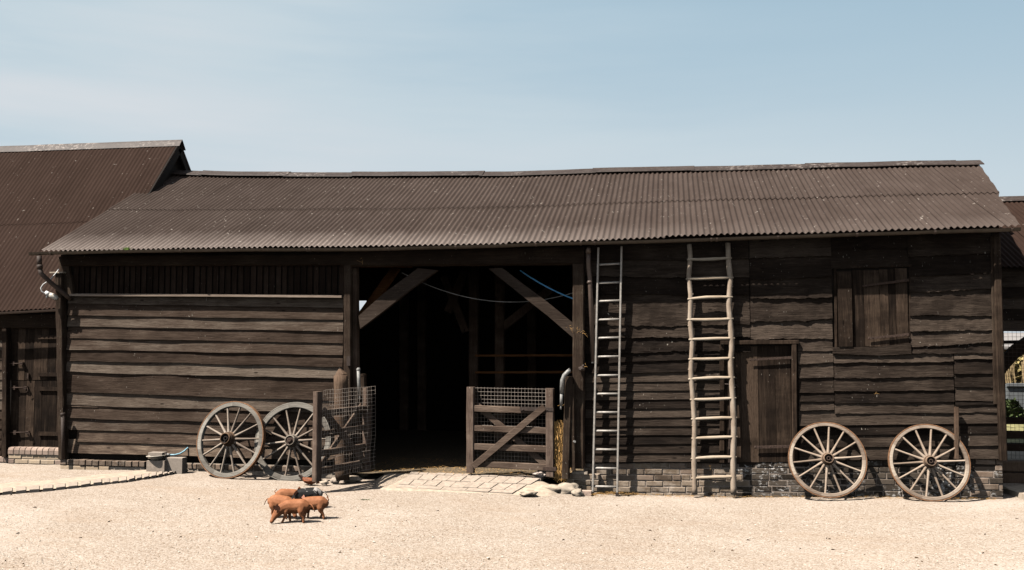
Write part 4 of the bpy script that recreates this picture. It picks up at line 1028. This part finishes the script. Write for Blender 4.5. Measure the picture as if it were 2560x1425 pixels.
# ================================================================ gates
def make_gate(name, label, A, B, H, group, front_down=False, mesh_front=False, wavy=0.0):
    """A, B = feet of the two stiles (A: local origin). Local X runs A to B, local -Y is the seen face"""
    d = B - A; W = math.hypot(d.x, d.y); rot = math.atan2(d.y, d.x)
    g = thing(name, label, 'gate', A, (0, 0, rot), group); dz = B.z - A.z
    def T(s, h, y=0): return Vector((s * W, y, h + dz * s))
    for s_ in (.045, .955):
        m = MB(); m.beam(T(s_, 0), T(s_, H), .105, .075, jit=.003); m.build('stile', M['gatez'], g, local=True)
    for h, w in ((.84, .085), (.575, .08), (.33, .085), (.10, .085)):
        m = MB(); h_ = h / 1.15 * H + .02; m.beam(T(.088, h_), T(.912, h_ + random.uniform(-.008, .008)), w, .045, jit=.003); m.build('rail', M['gate'], g, local=True)
    f, b = -.04, .04
    lo, hi = .12 * H, .79 * H
    m = MB()
    if front_down: m.beam(T(.10, hi, f), T(.90, lo - .02, f), .085, .028, jit=.003)
    else: m.beam(T(.085, lo - .05, f), T(.90, hi, f), .085, .028, jit=.003)
    m.build('brace', M['gate'], g, local=True)
    m = MB()
    if front_down: m.beam(T(.10, lo, b), T(.90, hi, b), .07, .026, jit=.003)
    else: m.beam(T(.10, hi, b), T(.90, lo, b), .085, .026, jit=.003)
    m.build('brace', M['gate'], g, local=True)
    m = MB(); ym = -.062 if mesh_front else .062; n = int(W * .93 / .05); top = H * (1.0 if not mesh_front else 1.015); rw_ = .0017 if not mesh_front else .0021
    for i in range(n + 1):
        s_ = .07 + .86 * i / n; s_ = s_ + (.12 * (1 if mesh_front and i > n - 3 else 0)) * (i - n + 3) / 3
        pts = [T(s_ + wavy * .02 * N(k * .5, i * .3), .03 + (top - .03) * k / 8, ym + wavy * .03 * N(i * .3, k * .4)) for k in range(9)]
        m.tube(pts, rw_, 4, False)
    k = .03
    while k < top + .01:
        pts = []
        for j in range(13):
            s_ = .07 + .86 * j / 12 + (.12 if mesh_front and j == 12 else 0)
            pts.append(T(s_, k + wavy * .012 * N(j * .5, k * 3), ym + wavy * .03 * N(j * .8, k * 4)))
        m.tube(pts, rw_, 4, False); k += .05
    m.build('wire_mesh', M['wire'], g, local=True)
    m = MB(); m.beam(T(.62, .865 / 1.15 * H + .01, -.034), T(1.0, .865 / 1.15 * H + .01, -.041), .05, .008); hb = m.build('strap_hinge', M['iron'], g, local=True)
    m = MB(); m.beam(T(.88, .10 / 1.15 * H, -.041), T(1.03, .10 / 1.15 * H, -.041), .05, .008); m.build('strap_hinge', M['rust'], g, local=True)
    m = MB()
    for s_, h in ((.30, .60), (.66, .865), (.8, .865), (.93, .865)): q = T(s_, h / 1.15 * H, -.045); m.blob(q, .013, 1, 0, sq=(1, .5, 1))
    m.build('bolt_head', M['iron'], g, local=True)
    m = MB(); m.tube([T(.05, .02), T(.05, -.03)], .01, 6); m.build('drop_bolt', M['iron'], g, local=True)
    return g
GG = 'pair of gates in the barn doorway'
A = P(1167, 1181, .02); B = P(1386, 1191, -.12); H = P(1386, 971, -.12).z - B.z
make_gate('yard_gate', 'five-bar gate with wire mesh closed across the right half of the doorway', A, B, H, GG)
A = P(785, 1205, -1.22); B = P(921, 1177, -.2); H = P(785, 979, -1.22).z - A.z
make_gate('yard_gate', 'grey gate swung open beside the cart wheels, its wire mesh torn loose', A, B, H, GG, True, True, 1.0)
# gate posts and the pipes on them
gp = P(855, 1196, -.42); m = MB(); top = P(852, 925, -.36)
n = 14; vs = []; kk = 10
pts = [P(856 - 4 * i / 12, 1200 - 262 * i / 12, -.42 + .06 * i / 12) for i in range(13)]
m.tube(pts, [.095 * (1 + .05 * N(i * .6, 3)) for i in range(13)], 14); q = pts[-1]
m.tube([q, q + Vector((-.01, 0, .04)), q + Vector((-.02, .0, .085))], [.093, .06, .015], 8, smooth_=False)
o = m.build('round_gate_post', M['logpost']); tag(o, 'round timber post with a faceted point behind the open gate', 'post')
gp = thing('square_gate_post', 'square dark timber post between the closed gate and the barn post', 'post', P(1425, 1196, -.3)); m = MB(); m.beam(P(1414, 1196, -.16), P(1423, 941, -.14), .095, .11, jit=.004); m.beam(P(1434, 1176, -.15), P(1430, 960, -.15), .05, .06, jit=.003); m.build('timber', M['post'], gp)
m = MB(); m.tube([P(1435, 1104, -.2), P(1437, 1104, -.26)], .016, 8); m.build('bolt', M['galv'], gp)
m = MB(); m.tube([P(1424, 926, -.22), P(1419, 930, -.24), P(1411, 938, -.25), P(1406, 950, -.25), P(1404, 983, -.25)], .028, 12); m.tube([P(1404, 983, -.25), P(1403, 1014, -.25)], .02, 12); m.tube([P(1403, 1012, -.25), P(1402, 1024, -.25)], .012, 8)
m.tube([P(1422, 928, -.22), P(1424, 921, -.24), P(1421, 922, -.25)], .005, 6)
o = m.build('bent_pipe', M['galv']); tag(o, 'bent galvanised pipe hanging on the square post above the closed gate', 'pipe')
m = MB(); m.tube([P(896, 925, -.3), P(897, 955, -.3), P(899, 988, -.3)], .023, 12); m.blob(P(896, 924, -.3), .028, 2, .1); m.tube([P(899, 986, -.3), P(900, 1000, -.3)], .012, 8)
o = m.build('straight_pipe', M['galv']); tag(o, 'upright galvanised pipe above the open gate, at the left doorway post', 'pipe')
m = MB(); m.beam(P(909, 1180, -.15), P(907, 936, -.15), .08, .09, jit=.004); m.box(tuple(P(902, 940, -.2)), tuple(P(915, 934, -.08))) ; o = m.build('hinge_post', M['post']); tag(o, 'dark hinge post of the open gate', 'post')

# ================================================================ piglets
def pigmat(name, lo, mid, hi, patch=None):
    t = NT(name); n = t.noise(t.vec((1, 1, 1)), 14, 4, .6); h = t.noise(t.vec((30, 120, 120)), 1.5, 3, .6)
    c = t.ramp(t.math('ADD', t.math('MULTIPLY', n, .7), t.math('MULTIPLY', h, .3)), [(.3, lo), (.5, mid), (.7, hi)])
    if patch: c = t.mix(t.ramp(t.noise(t.vec((1, 1, 1)), 9, 2, .5, 1.0), [(.55, 0.0), (.58, 1.0)]), c, patch)
    return t.out(c, .75, t.bump(h, .4, .004), .25)
M['pig'] = pigmat('ginger_piglet_skin', (.19, .072, .030), (.285, .112, .048), (.39, .172, .085))
M['pigb'] = pigmat('black_piglet_skin', (.004, .004, .004), (.008, .008, .008), (.016, .015, .014), (.36, .33, .3))
M['pink'] = plain('pink_ear_skin', (.32, .14, .09), .6, 0, .15, 30, 0)
M['eye'] = plain('dark_eye', (.01, .008, .006), .2, 0, 0, 5, 0, .5)
def make_pig(label, loc, heading, mat, scale=1.0, down=1.0, sw=(0, 0, 0, 0), curl=0, bend=0.0):
    """piglet: local +X forward, feet on z=0"""
    k = scale
    def B(x, y, z):      # bend of the front half to one side
        t = max(0, x + .02); return (x * .84, y + bend * t * t * 8, z)
    nodes = []; edges = []
    def nd(p, rx, ry, par):
        nodes.append((B(*p), rx, ry));
        if par is not None: edges.append((par, len(nodes) - 1))
        return len(nodes) - 1
    a = nd((-.02, 0, .146), .064, .070, None)
    h = nd((-.095, 0, .158), .058, .060, a); r_ = nd((-.140, 0, .150), .040, .042, h)
    s = nd((.065, 0, .148), .056, .062, a)
    n1 = nd((.118, 0, .150 - .016 * down), .044, .050, s)
    hd = nd((.152, 0, .148 - .048 * down), .039, .041, n1)
    sn = nd((.186 - .008 * down, 0, .130 - .068 * down), .025, .027, hd); n2 = nd((.208 - .020 * down, 0, .121 - .084 * down), .0185, .0195, sn); n3 = nd((.220 - .026 * down, 0, .117 - .090 * down), .0195, .0205, n2)
    for sgn, i in ((1, 0), (-1, 1)):
        q = nd((.068, .034 * sgn, .108), .027, .026, s); q = nd((.066 + .3 * sw[i] * .05, .036 * sgn, .070), .016, .016, q)
        q = nd((.070 + sw[i] * .035, .036 * sgn, .036), .0115, .0115, q); q = nd((.072 + sw[i] * .055, .036 * sgn, .010), .0125, .0125, q)
    for sgn, i in ((1, 2), (-1, 3)):
        q = nd((-.100, .034 * sgn, .112), .034, .030, h); q = nd((-.088 + sw[i] * .02, .037 * sgn, .080), .022, .019, q)
        q = nd((-.112 + sw[i] * .03, .037 * sgn, .048), .0125, .012, q); q = nd((-.100 + sw[i] * .05, .037 * sgn, .011), .0125, .0125, q)
    m = MB()
    for a_, b_ in edges:
        (p, r1, r2), (q, s1, s2) = nodes[a_], nodes[b_]; p = Vector(p); q = Vector(q)
        for t in range(7):
            u = t / 6; r1_ = r1 + (s1 - r1) * u; r2_ = r2 + (s2 - r2) * u; m.blob(p.lerp(q, u), 1, 2, 0, sq=(max(r1_, r2_), r1_, r2_))
    me = bpy.data.meshes.new('body'); me.from_pydata(m.v, [], m.f)
    ob = bpy.data.objects.new('body', me); COL.objects.link(ob)
    md = ob.modifiers.new('r', 'REMESH'); md.mode = 'VOXEL'; md.voxel_size = .0045
    md = ob.modifiers.new('s', 'SMOOTH'); md.iterations = 7; md.factor = .6
    dg = bpy.context.evaluated_depsgraph_get(); ev = ob.evaluated_get(dg).to_mesh()
    m = MB(); m.smooth = True; m.add([v.co * k for v in ev.vertices], [list(p.vertices) for p in ev.polygons]); ob.evaluated_get(dg).to_mesh_clear(); bpy.data.objects.remove(ob)
    hp = Vector(nodes[hd][0]); m.smooth = True
    for sgn in (1, -1):      # ears: leaf shaped cups, inside pink
        b0 = hp + Vector((-.012, .026 * sgn, .026)); up = Vector((-.15, .55 * sgn, 1)).normalized(); wd = Vector((.85, .35 * sgn, .1)).normalized(); ou = up.cross(wd).normalized()
        vs = []
        for i in range(6):
            t = i / 5; w = .024 * math.sin(math.pi * (.22 + .78 * t)) ; w = w if i < 5 else .001
            for j in range(5):
                u = (j - 2) / 2; vs.append((b0 + up * (.066 * t) + wd * (w * 1.15 * u) + ou * (.010 * (u * u) * (1 - t) - .006 * t) * sgn) * k)
        fs = [(i * 5 + j, i * 5 + j + 1, i * 5 + 6 + j, i * 5 + 5 + j) for i in range(5) for j in range(4)]
        m.mi = 0; m.add(vs, fs); m.mi = 1; m.add([v + ou * (.002 * k) for v in vs], fs); m.mi = 0
        m.mi = 2; m.blob((hp + Vector((.018, .031 * sgn, .010))) * k, .0055 * k, 1, 0); m.mi = 0
    tl_ = [Vector((-.148 - .006 * math.sin(t * 1.3) * 2, (.012 * math.sin(t) if curl else .004 * t), .175 + (.010 * t if curl else -.016 * t))) * k for t in [x * .6  for x in range(9)]]
    if not curl: tl_ = [Vector((-.145 - .014 * t, .006 * t, .168 + .008 * t - .004 * t * t)) * k for t in range(6)]
    m.tube(tl_, [.006 * k * (1 - .08 * i) for i in range(len(tl_))], 6)
    loc = Vector((loc.x, loc.y, zg(loc.x) - .002))
    o = m.build('piglet', [mat, M['pink'], M['eye']], None); o.location = loc; o.rotation_euler = (0, 0, heading)
    tag(o, label, 'piglet', 'group of piglets in the yard'); return o
def pigat(px, py): return G(px, py)
make_pig('ginger piglet nearest the camera, head down and ears at the left', pigat(735, 1305), R(180), M['pig'], 1.12, 1.0, (.5, -.3, -.6, .5), 0, .35)
make_pig('ginger piglet at the left of the huddle with its rump to the wheels', pigat(705, 1294), R(-8), M['pig'], 1.12, .9, (0, .3, -.2, .3), 0, -.1)
make_pig('ginger piglet with a curled tail standing at the right of the huddle', pigat(782, 1296), R(184), M['pig'], 1.10, .35, (.3, 0, -.9, .4), 1, 0)
make_pig('small ginger piglet at the back of the huddle, mostly hidden', pigat(722, 1269), R(20), M['pig'], 1.0, .1, (0, 0, 0, 0), 1, 0)
make_pig('black piglet with white marks at the back of the huddle', pigat(769, 1270), R(195), M['pigb'], 1.08, .8, (0, 0, 0, 0), 0, 0)

# ================================================================ hen
M['hen'] = plain('rust_red_feathers', (.22, .07, .028), .7, 0, .5, 45, .4); M['henb'] = plain('dark_tail_feathers', (.05, .03, .022), .6, 0, .3, 40, 0); M['comb'] = plain('red_comb', (.5, .05, .03), .5)
c = G(774, 1213); c.z = zg(c.x); m = MB(); m.smooth = True
prof = [(-.115, .095, .008), (-.09, .082, .022), (-.055, .066, .038), (-.01, .055, .046), (.03, .052, .044), (.065, .054, .032), (.09, .058, .021), (.108, .05, .018), (.122, .038, .014), (.132, .03, .005)]
m.tube([(c.x + a, c.y - .0, c.z + b) for a, b, _ in prof], [r_ for _, _, r_ in prof], 12, sq=1.0)
for i in range(7):
    a = Vector((c.x - .095, c.y + (i - 3) * .007, c.z + .085)); b = a + Vector((-.045 - .004 * (3 - abs(i - 3)), (i - 3) * .006, .045)); w = Vector((.008, .006, .012)); m.mi = 1; m.add([a - w, a + w, b + w * .5, b - w * .5], [(0, 1, 2, 3)])
m.mi = 0
for s in (-1, 1): m.tube([(c.x - .06, c.y + s * .045, c.z + .07), (c.x, c.y + s * .055, c.z + .06), (c.x + .05, c.y + s * .04, c.z + .06)], [.006, .018, .006], 8, sq=.4)
m.mi = 2; m.blob((c.x + .097, c.y, c.z + .062), .011, 1, .2, sq=(1.2, .3, 1)); m.mi = 3; m.tube([(c.x + .108, c.y, c.z + .034), (c.x + .124, c.y, c.z + .024)], [.005, .001], 6)
o = m.build('hen', [M['hen'], M['henb'], M['comb'], M['straw']]); tag(o, 'rust red hen crouching at the foot of the open gate', 'hen')

# ================================================================ things by the wall on the left
c = P(392, 1150, -.28); bz = zg(c.x)
m = MB(); a, b = P(369, 1168, -.33), P(412, 1152, -.33); m.hexa([(a.x, -.36, bz - .03), (b.x, -.34, bz - .03), (b.x, -.2, bz - .03), (a.x, -.2, bz - .03), (a.x, -.36, b.z - .0), (b.x, -.34, b.z), (b.x, -.2, b.z), (a.x, -.2, b.z)])
brz = b.z
o = m.build('loose_brick', M['sett']); tag(o, 'worn pale brick propping up the enamel bowl', 'brick')
m = MB(); m.mi = 0
MT = Matrix.Translation((P(391, 1150, -.28).x, -.28, brz)) @ Matrix.Rotation(R(-3), 4, 'Y')
m.lathe([(0, .006), (.06, .003), (.09, .03), (.118, .055), (.132, .058), (.134, .064), (.128, .067), (.116, .062), (.085, .036), (.055, .012), (0, .012)], MT, 32)
o = m.build('enamel_bowl', M['enamel']); tag(o, 'chipped cream enamel bowl standing on a brick by the wall', 'bowl')
m = MB(); a, b = P(375, 1143, -.2), P(410, 1131, -.2); m.box((a.x, -.25, a.z - .01), (b.x, -.12, b.z)); m.box((a.x + .01, -.18, brz + .0), (a.x + .04, -.12, a.z)); m.box((b.x - .04, -.16, brz - .1), (b.x - .01, -.1, a.z)); o = m.build('float_valve_box', M['concrete']); tag(o, 'pale grey water box above the enamel bowl, the hose runs into it', 'water box')
m = MB(); m.tube([P(413, 1136, -.2), P(418, 1136, -.2)], .02, 10); m.mi = 1; m.tube([P(417, 1136, -.2), P(425, 1137, -.2)], .017, 10); m.mi = 2
m.tube([P(424, 1137, -.2), P(438, 1137, -.17), P(450, 1134, -.13), P(460, 1128, -.08), P(470, 1119, -.02)], .0105, 10)
o = m.build('hose', [M['iron'], M['galv'], M['blue']]); tag(o, 'short pale blue hose curving up from the water box to the boards', 'hose')
m = MB(); a, b = P(414, 1168, -.26), P(456, 1145, -.26); m.beam(Vector((a.x, -.2, (zg(a.x) + b.z) / 2 - .02)), Vector((b.x, -.2, (zg(a.x) + b.z) / 2 - .02)), b.z - zg(a.x) + .04, .13, ch=.04); o = m.build('concrete_block', M['concrete']); tag(o, 'grey concrete block on the ground between the bowl and the wheel', 'block')
# lamp on the corner post
lamp = thing('outdoor_lamp', 'white swan-neck lamp with a cloudy glass jar on the barn corner post', 'lamp', P(146, 740, -.1))
m = MB(); m.tube([P(148, 672, -.1), P(140, 683, -.12), P(130, 694, -.16), P(122, 702, -.2), P(108, 711, -.24), P(102, 720, -.26), P(104, 728, -.26), P(113, 734, -.24), P(118, 739, -.22)], .0085, 8); m.build('arm', M['white'], lamp)
m = MB(); m.tube([P(114, 731, -.22), P(124, 737, -.21)], [.03, .036], 10); m.tube([P(118, 738, -.22), P(116, 745, -.22)], .012, 8); m.build('cap', M['white'], lamp)
m = MB(); m.tube([P(123, 736, -.21), P(131, 740, -.2), P(140, 745, -.18), P(145, 748, -.17)], [.034, .04, .038, .022], 12); m.build('glass_jar', M['jar'], lamp)
# string and blue pipe in the doorway
def sag(a, b, Ya, Yb, s, n=16): return [P(a[0] + (b[0] - a[0]) * i / n, a[1] + (b[1] - a[1]) * i / n + s * 4 * (i / n) * (1 - i / n), Ya + (Yb - Ya) * i / n) for i in range(n + 1)]
m = MB(); m.tube(sag((1005, 682), (1440, 730), .25, .2, 46, 24), .0045, 6); o = m.build('string', M['string']); tag(o, 'pale string sagging across the top of the dark doorway', 'string')
m = MB(); m.tube(sag((1300, 676), (1460, 756), .3, .15, 8), .011, 8); o = m.build('blue_pipe', M['bluerope']); tag(o, 'bright blue water pipe in the top right of the doorway', 'pipe')
# stick
m = MB(); m.beam(P(2391, 1147, -.14), P(2391, 1017, -.09), .045, .05, jit=.003); o = m.build('stick', M['logpost']); tag(o, 'upright narrow stick fixed behind the rim of the wheel nearest the corner', 'stick')
# straw bale and bag behind the closed gate
m = MB(); a, b = P(1388, 1193, -.06), P(1414, 1062, -.06)
for _ in range(1500):
    x = random.uniform(a.x, b.x); z = a.z + (b.z - a.z) * random.random() ** .9; y = random.uniform(-.12, -.04); l = random.uniform(.03, .08); d = Vector((random.gauss(0, .35), random.gauss(0, .3), 1)).normalized() * l; w = Vector((.0022, .001, 0)); m.cur = random.random()
    p = Vector((x, y, z)); m.add([p - d - w, p - d + w, p + d + w, p + d - w], [(0, 1, 2, 3)])
m.box((a.x + .02, -.04, a.z), (b.x, .3, b.z - .02)); o = m.build('straw_bale', M['straw']); tag(o, 'golden straw bale upright behind the hinge end of the closed gate', 'straw bale')
M['bag'] = plain('crumpled_sack', (.62, .52, .45), .8, 0, .3, 30, .6); c = P(1352, 1184, .05); m = MB(); m.smooth = True; m.blob((c.x, .05, c.z + .0), .06, 3, .5, 5, (1.5, .9, .75)); m.blob((c.x + .07, .03, c.z - .01), .04, 2, .5, 5, (1, .9, .7)); o = m.build('crumpled_sack', M['bag']); tag(o, 'crumpled pale sack lying inside behind the closed gate', 'sack')
# stones
ST = 'pale boulders and stones at the doorway'
def stone(px, py, w, h, label, mat='stone', Y=None, dp=.8):
    c = G(px, py) if Y is None else P(px, py, Y); m = MB(); m.smooth = True; s = 2300 * .97 / (c.y + 12.2); c = P(px, py, c.y - .25); m.blob((c.x, c.y, c.z), w / s / 2, 3, .4, 4, (1, dp, h / w * 1.1)); o = m.build('boulder', M[mat]); tag(o, label, 'boulder', ST)
stone(1418, 1224, 56, 32, 'smooth white boulder below the square gate post')
stone(1362, 1222, 80, 20, 'long pale cemented stone in front of the closed gate', 'cement', dp=.6)
stone(1318, 1232, 44, 12, 'low pale cement lump at the corner of the paver ramp', 'cement')
stone(1444, 1232, 26, 18, 'small pale stone at the footing beside the white boulder')
stone(838, 1202, 24, 16, 'brown stone at the foot of the round post', 'sett')
stone(812, 1206, 22, 10, 'flat pale stone under the open gate', 'stone')
stone(880, 1197, 50, 12, 'long flat pale stone under the gate, beside the ramp', 'cement')
stone(905, 1184, 36, 16, 'pale block of stone under the hinge end of the open gate', 'cement')
c = G(1466, 1240); m = MB(); m.hexa([(c.x - .06, c.y, -.25), (c.x + .06, c.y, -.25), (c.x + .06, c.y + .1, -.25), (c.x - .06, c.y + .1, -.25), (c.x - .06, c.y, c.z + .06), (c.x + .06, c.y + .005, c.z + .06), (c.x + .06, c.y + .1, c.z + .06), (c.x - .06, c.y + .1, c.z + .06)]); o = m.build('loose_brick', plain('pinkish_brick', (.48, .36, .29), .9, 0, .2, 30, .4)); tag(o, 'half brick lying at the left foot of the metal ladder', 'brick')
# wisps of straw caught on the woodwork
m = MB()
for (px, py, n) in ((1425, 822, 6), (1450, 826, 6), (1456, 838, 4), (1462, 912, 3), (1405, 1010, 2), (903, 655, 5), (2190, 990, 2), (1770, 1166, 3)):
    for _ in range(n):
        a = P(px + random.gauss(0, 4), py + random.gauss(0, 5), -.13); d = Vector((random.gauss(0, 1), -.3, random.gauss(0, 1.2))).normalized() * random.uniform(.02, .06)
        m.tube([a, a + d * .5 + Vector((0, -.01, .006)), a + d], .0013, 4, False)
o = m.build('straw_wisps', M['straw']); tag(o, 'thin wisps of straw caught on the doorway post and boards', 'straw'); o['kind'] = 'stuff'
# moss in the gutter
c = P(318, 624, -.3); m = MB()
for _ in range(160):
    p = Vector((c.x + random.gauss(0, .03), c.y + random.uniform(-.02, .03), c.z - .01 + random.random() * .03)); d = Vector((random.gauss(0, .4), random.gauss(0, .4), 1)).normalized() * .022; m.add([p, p + Vector((.006, 0, 0)), p + d], [(0, 1, 2)])
m.blob((c.x, c.y + .01, c.z - .01), .028, 2, .3, sq=(1.6, 1, .8)); o = m.build('moss_tuft', M['moss']); tag(o, 'bright green moss tuft growing in the gutter near the left eave end', 'moss')
c = G(912, 1250); m = MB()
for _ in range(60):
    p = Vector((c.x + random.gauss(0, .03), c.y + random.gauss(0, .015), c.z)); d = Vector((random.gauss(0, 1), random.gauss(0, .6), .5)).normalized() * .025; m.add([p, p + Vector((.006, .002, 0)), p + d], [(0, 1, 2)])
o = m.build('weed', M['leaf']); tag(o, 'tiny green weed in the gravel below the paver ramp', 'weed')

# ================================================================ light
AZ, EL = R(52), R(56.3)
sv = Vector((-math.sin(AZ) * math.cos(EL), -math.cos(AZ) * math.cos(EL), math.sin(EL)))
sd_ = bpy.data.lights.new('sun', 'SUN'); sd_.energy = 5.0; sd_.angle = R(.55); sd_.color = (1, .93, .85)
so = bpy.data.objects.new('sun', sd_); COL.objects.link(so); so.rotation_euler = sv.to_track_quat('Z', 'Y').to_euler(); so.location = (0, 0, 20)
wd = bpy.data.worlds.new('World'); sc.world = wd; wd.use_nodes = True; nt = wd.node_tree; bg = nt.nodes['Background']
sky = nt.nodes.new('ShaderNodeTexSky'); sky.sky_type = 'NISHITA'; sky.sun_disc = False; sky.sun_elevation = EL; sky.sun_rotation = math.pi + AZ
sky.air_density = 1.0; sky.dust_density = .3; sky.ozone_density = 1.0; sky.altitude = 50
tc = nt.nodes.new('ShaderNodeTexCoord')
def MN(op, a, b=None, cl=False):
    n = nt.nodes.new('ShaderNodeMath'); n.operation = op; n.use_clamp = cl
    for i, x in enumerate((a, b)):
        if x is None: continue
        if isinstance(x, (int, float)): n.inputs[i].default_value = x
        else: nt.links.new(x, n.inputs[i])
    return n.outputs[0]
sx = nt.nodes.new('ShaderNodeSeparateXYZ'); nt.links.new(tc.outputs['Generated'], sx.inputs[0]); X_, Y_, Z_ = sx.outputs
mp = nt.nodes.new('ShaderNodeMapping'); mp.inputs['Scale'].default_value = (1.0, 1.0, 8); mp.inputs['Rotation'].default_value = (0, R(-20), 0)
ns = nt.nodes.new('ShaderNodeTexNoise'); ns.inputs['Scale'].default_value = 1.7; ns.inputs['Detail'].default_value = 5; ns.inputs['Roughness'].default_value = .5
nt.links.new(tc.outputs['Generated'], mp.inputs[0]); nt.links.new(mp.outputs[0], ns.inputs['Vector'])
wisp = MN('MULTIPLY', MN('MULTIPLY', MN('SUBTRACT', ns.outputs['Fac'], .5), .62), MN('SUBTRACT', .3, X_, True))
tt = MN('SUBTRACT', MN('ADD', Z_, MN('MULTIPLY', X_, .12)), wisp)
rp_ = nt.nodes.new('ShaderNodeValToRGB'); e = rp_.color_ramp.elements
ST_ = .05; EX = .9
def rad(r, g, b): return tuple(((x / 255 + .055) / 1.055) ** 2.4 / 2 ** EX / ST_ / 10 for x in (r, g, b)) + (1,)
e[0].position = .08; e[0].color = rad(212, 219, 225); e[1].position = .42; e[1].color = rad(156, 186, 206)
q = e.new(.2); q.color = rad(198, 213, 222); q = e.new(.3); q.color = rad(177, 200, 215)
nt.links.new(tt, rp_.inputs[0])
vm = nt.nodes.new('ShaderNodeVectorMath'); vm.operation = 'SCALE'; vm.inputs['Scale'].default_value = 10; nt.links.new(rp_.outputs[0], vm.inputs[0])
fz = MN('SUBTRACT', 1.0, MN('MULTIPLY', MN('SUBTRACT', Z_, .42), 3.0, True), True); fy = MN('MULTIPLY', MN('ADD', Y_, .05), 4.0, True)
mx = nt.nodes.new('ShaderNodeMix'); mx.data_type = 'RGBA'
hs = nt.nodes.new('ShaderNodeHueSaturation'); hs.inputs['Saturation'].default_value = .35; nt.links.new(sky.outputs[0], hs.inputs['Color'])
nt.links.new(MN('MULTIPLY', fz, fy), mx.inputs[0]); nt.links.new(hs.outputs[0], mx.inputs[6]); nt.links.new(vm.outputs[0], mx.inputs[7])
nt.links.new(mx.outputs[2], bg.inputs[0]); bg.inputs[1].default_value = ST_
sc.view_settings.view_transform = 'Standard'; sc.view_settings.look = 'None'; sc.view_settings.exposure = EX; sc.view_settings.gamma = 1
sc.cycles.max_bounces = 6; sc.cycles.diffuse_bounces = 0
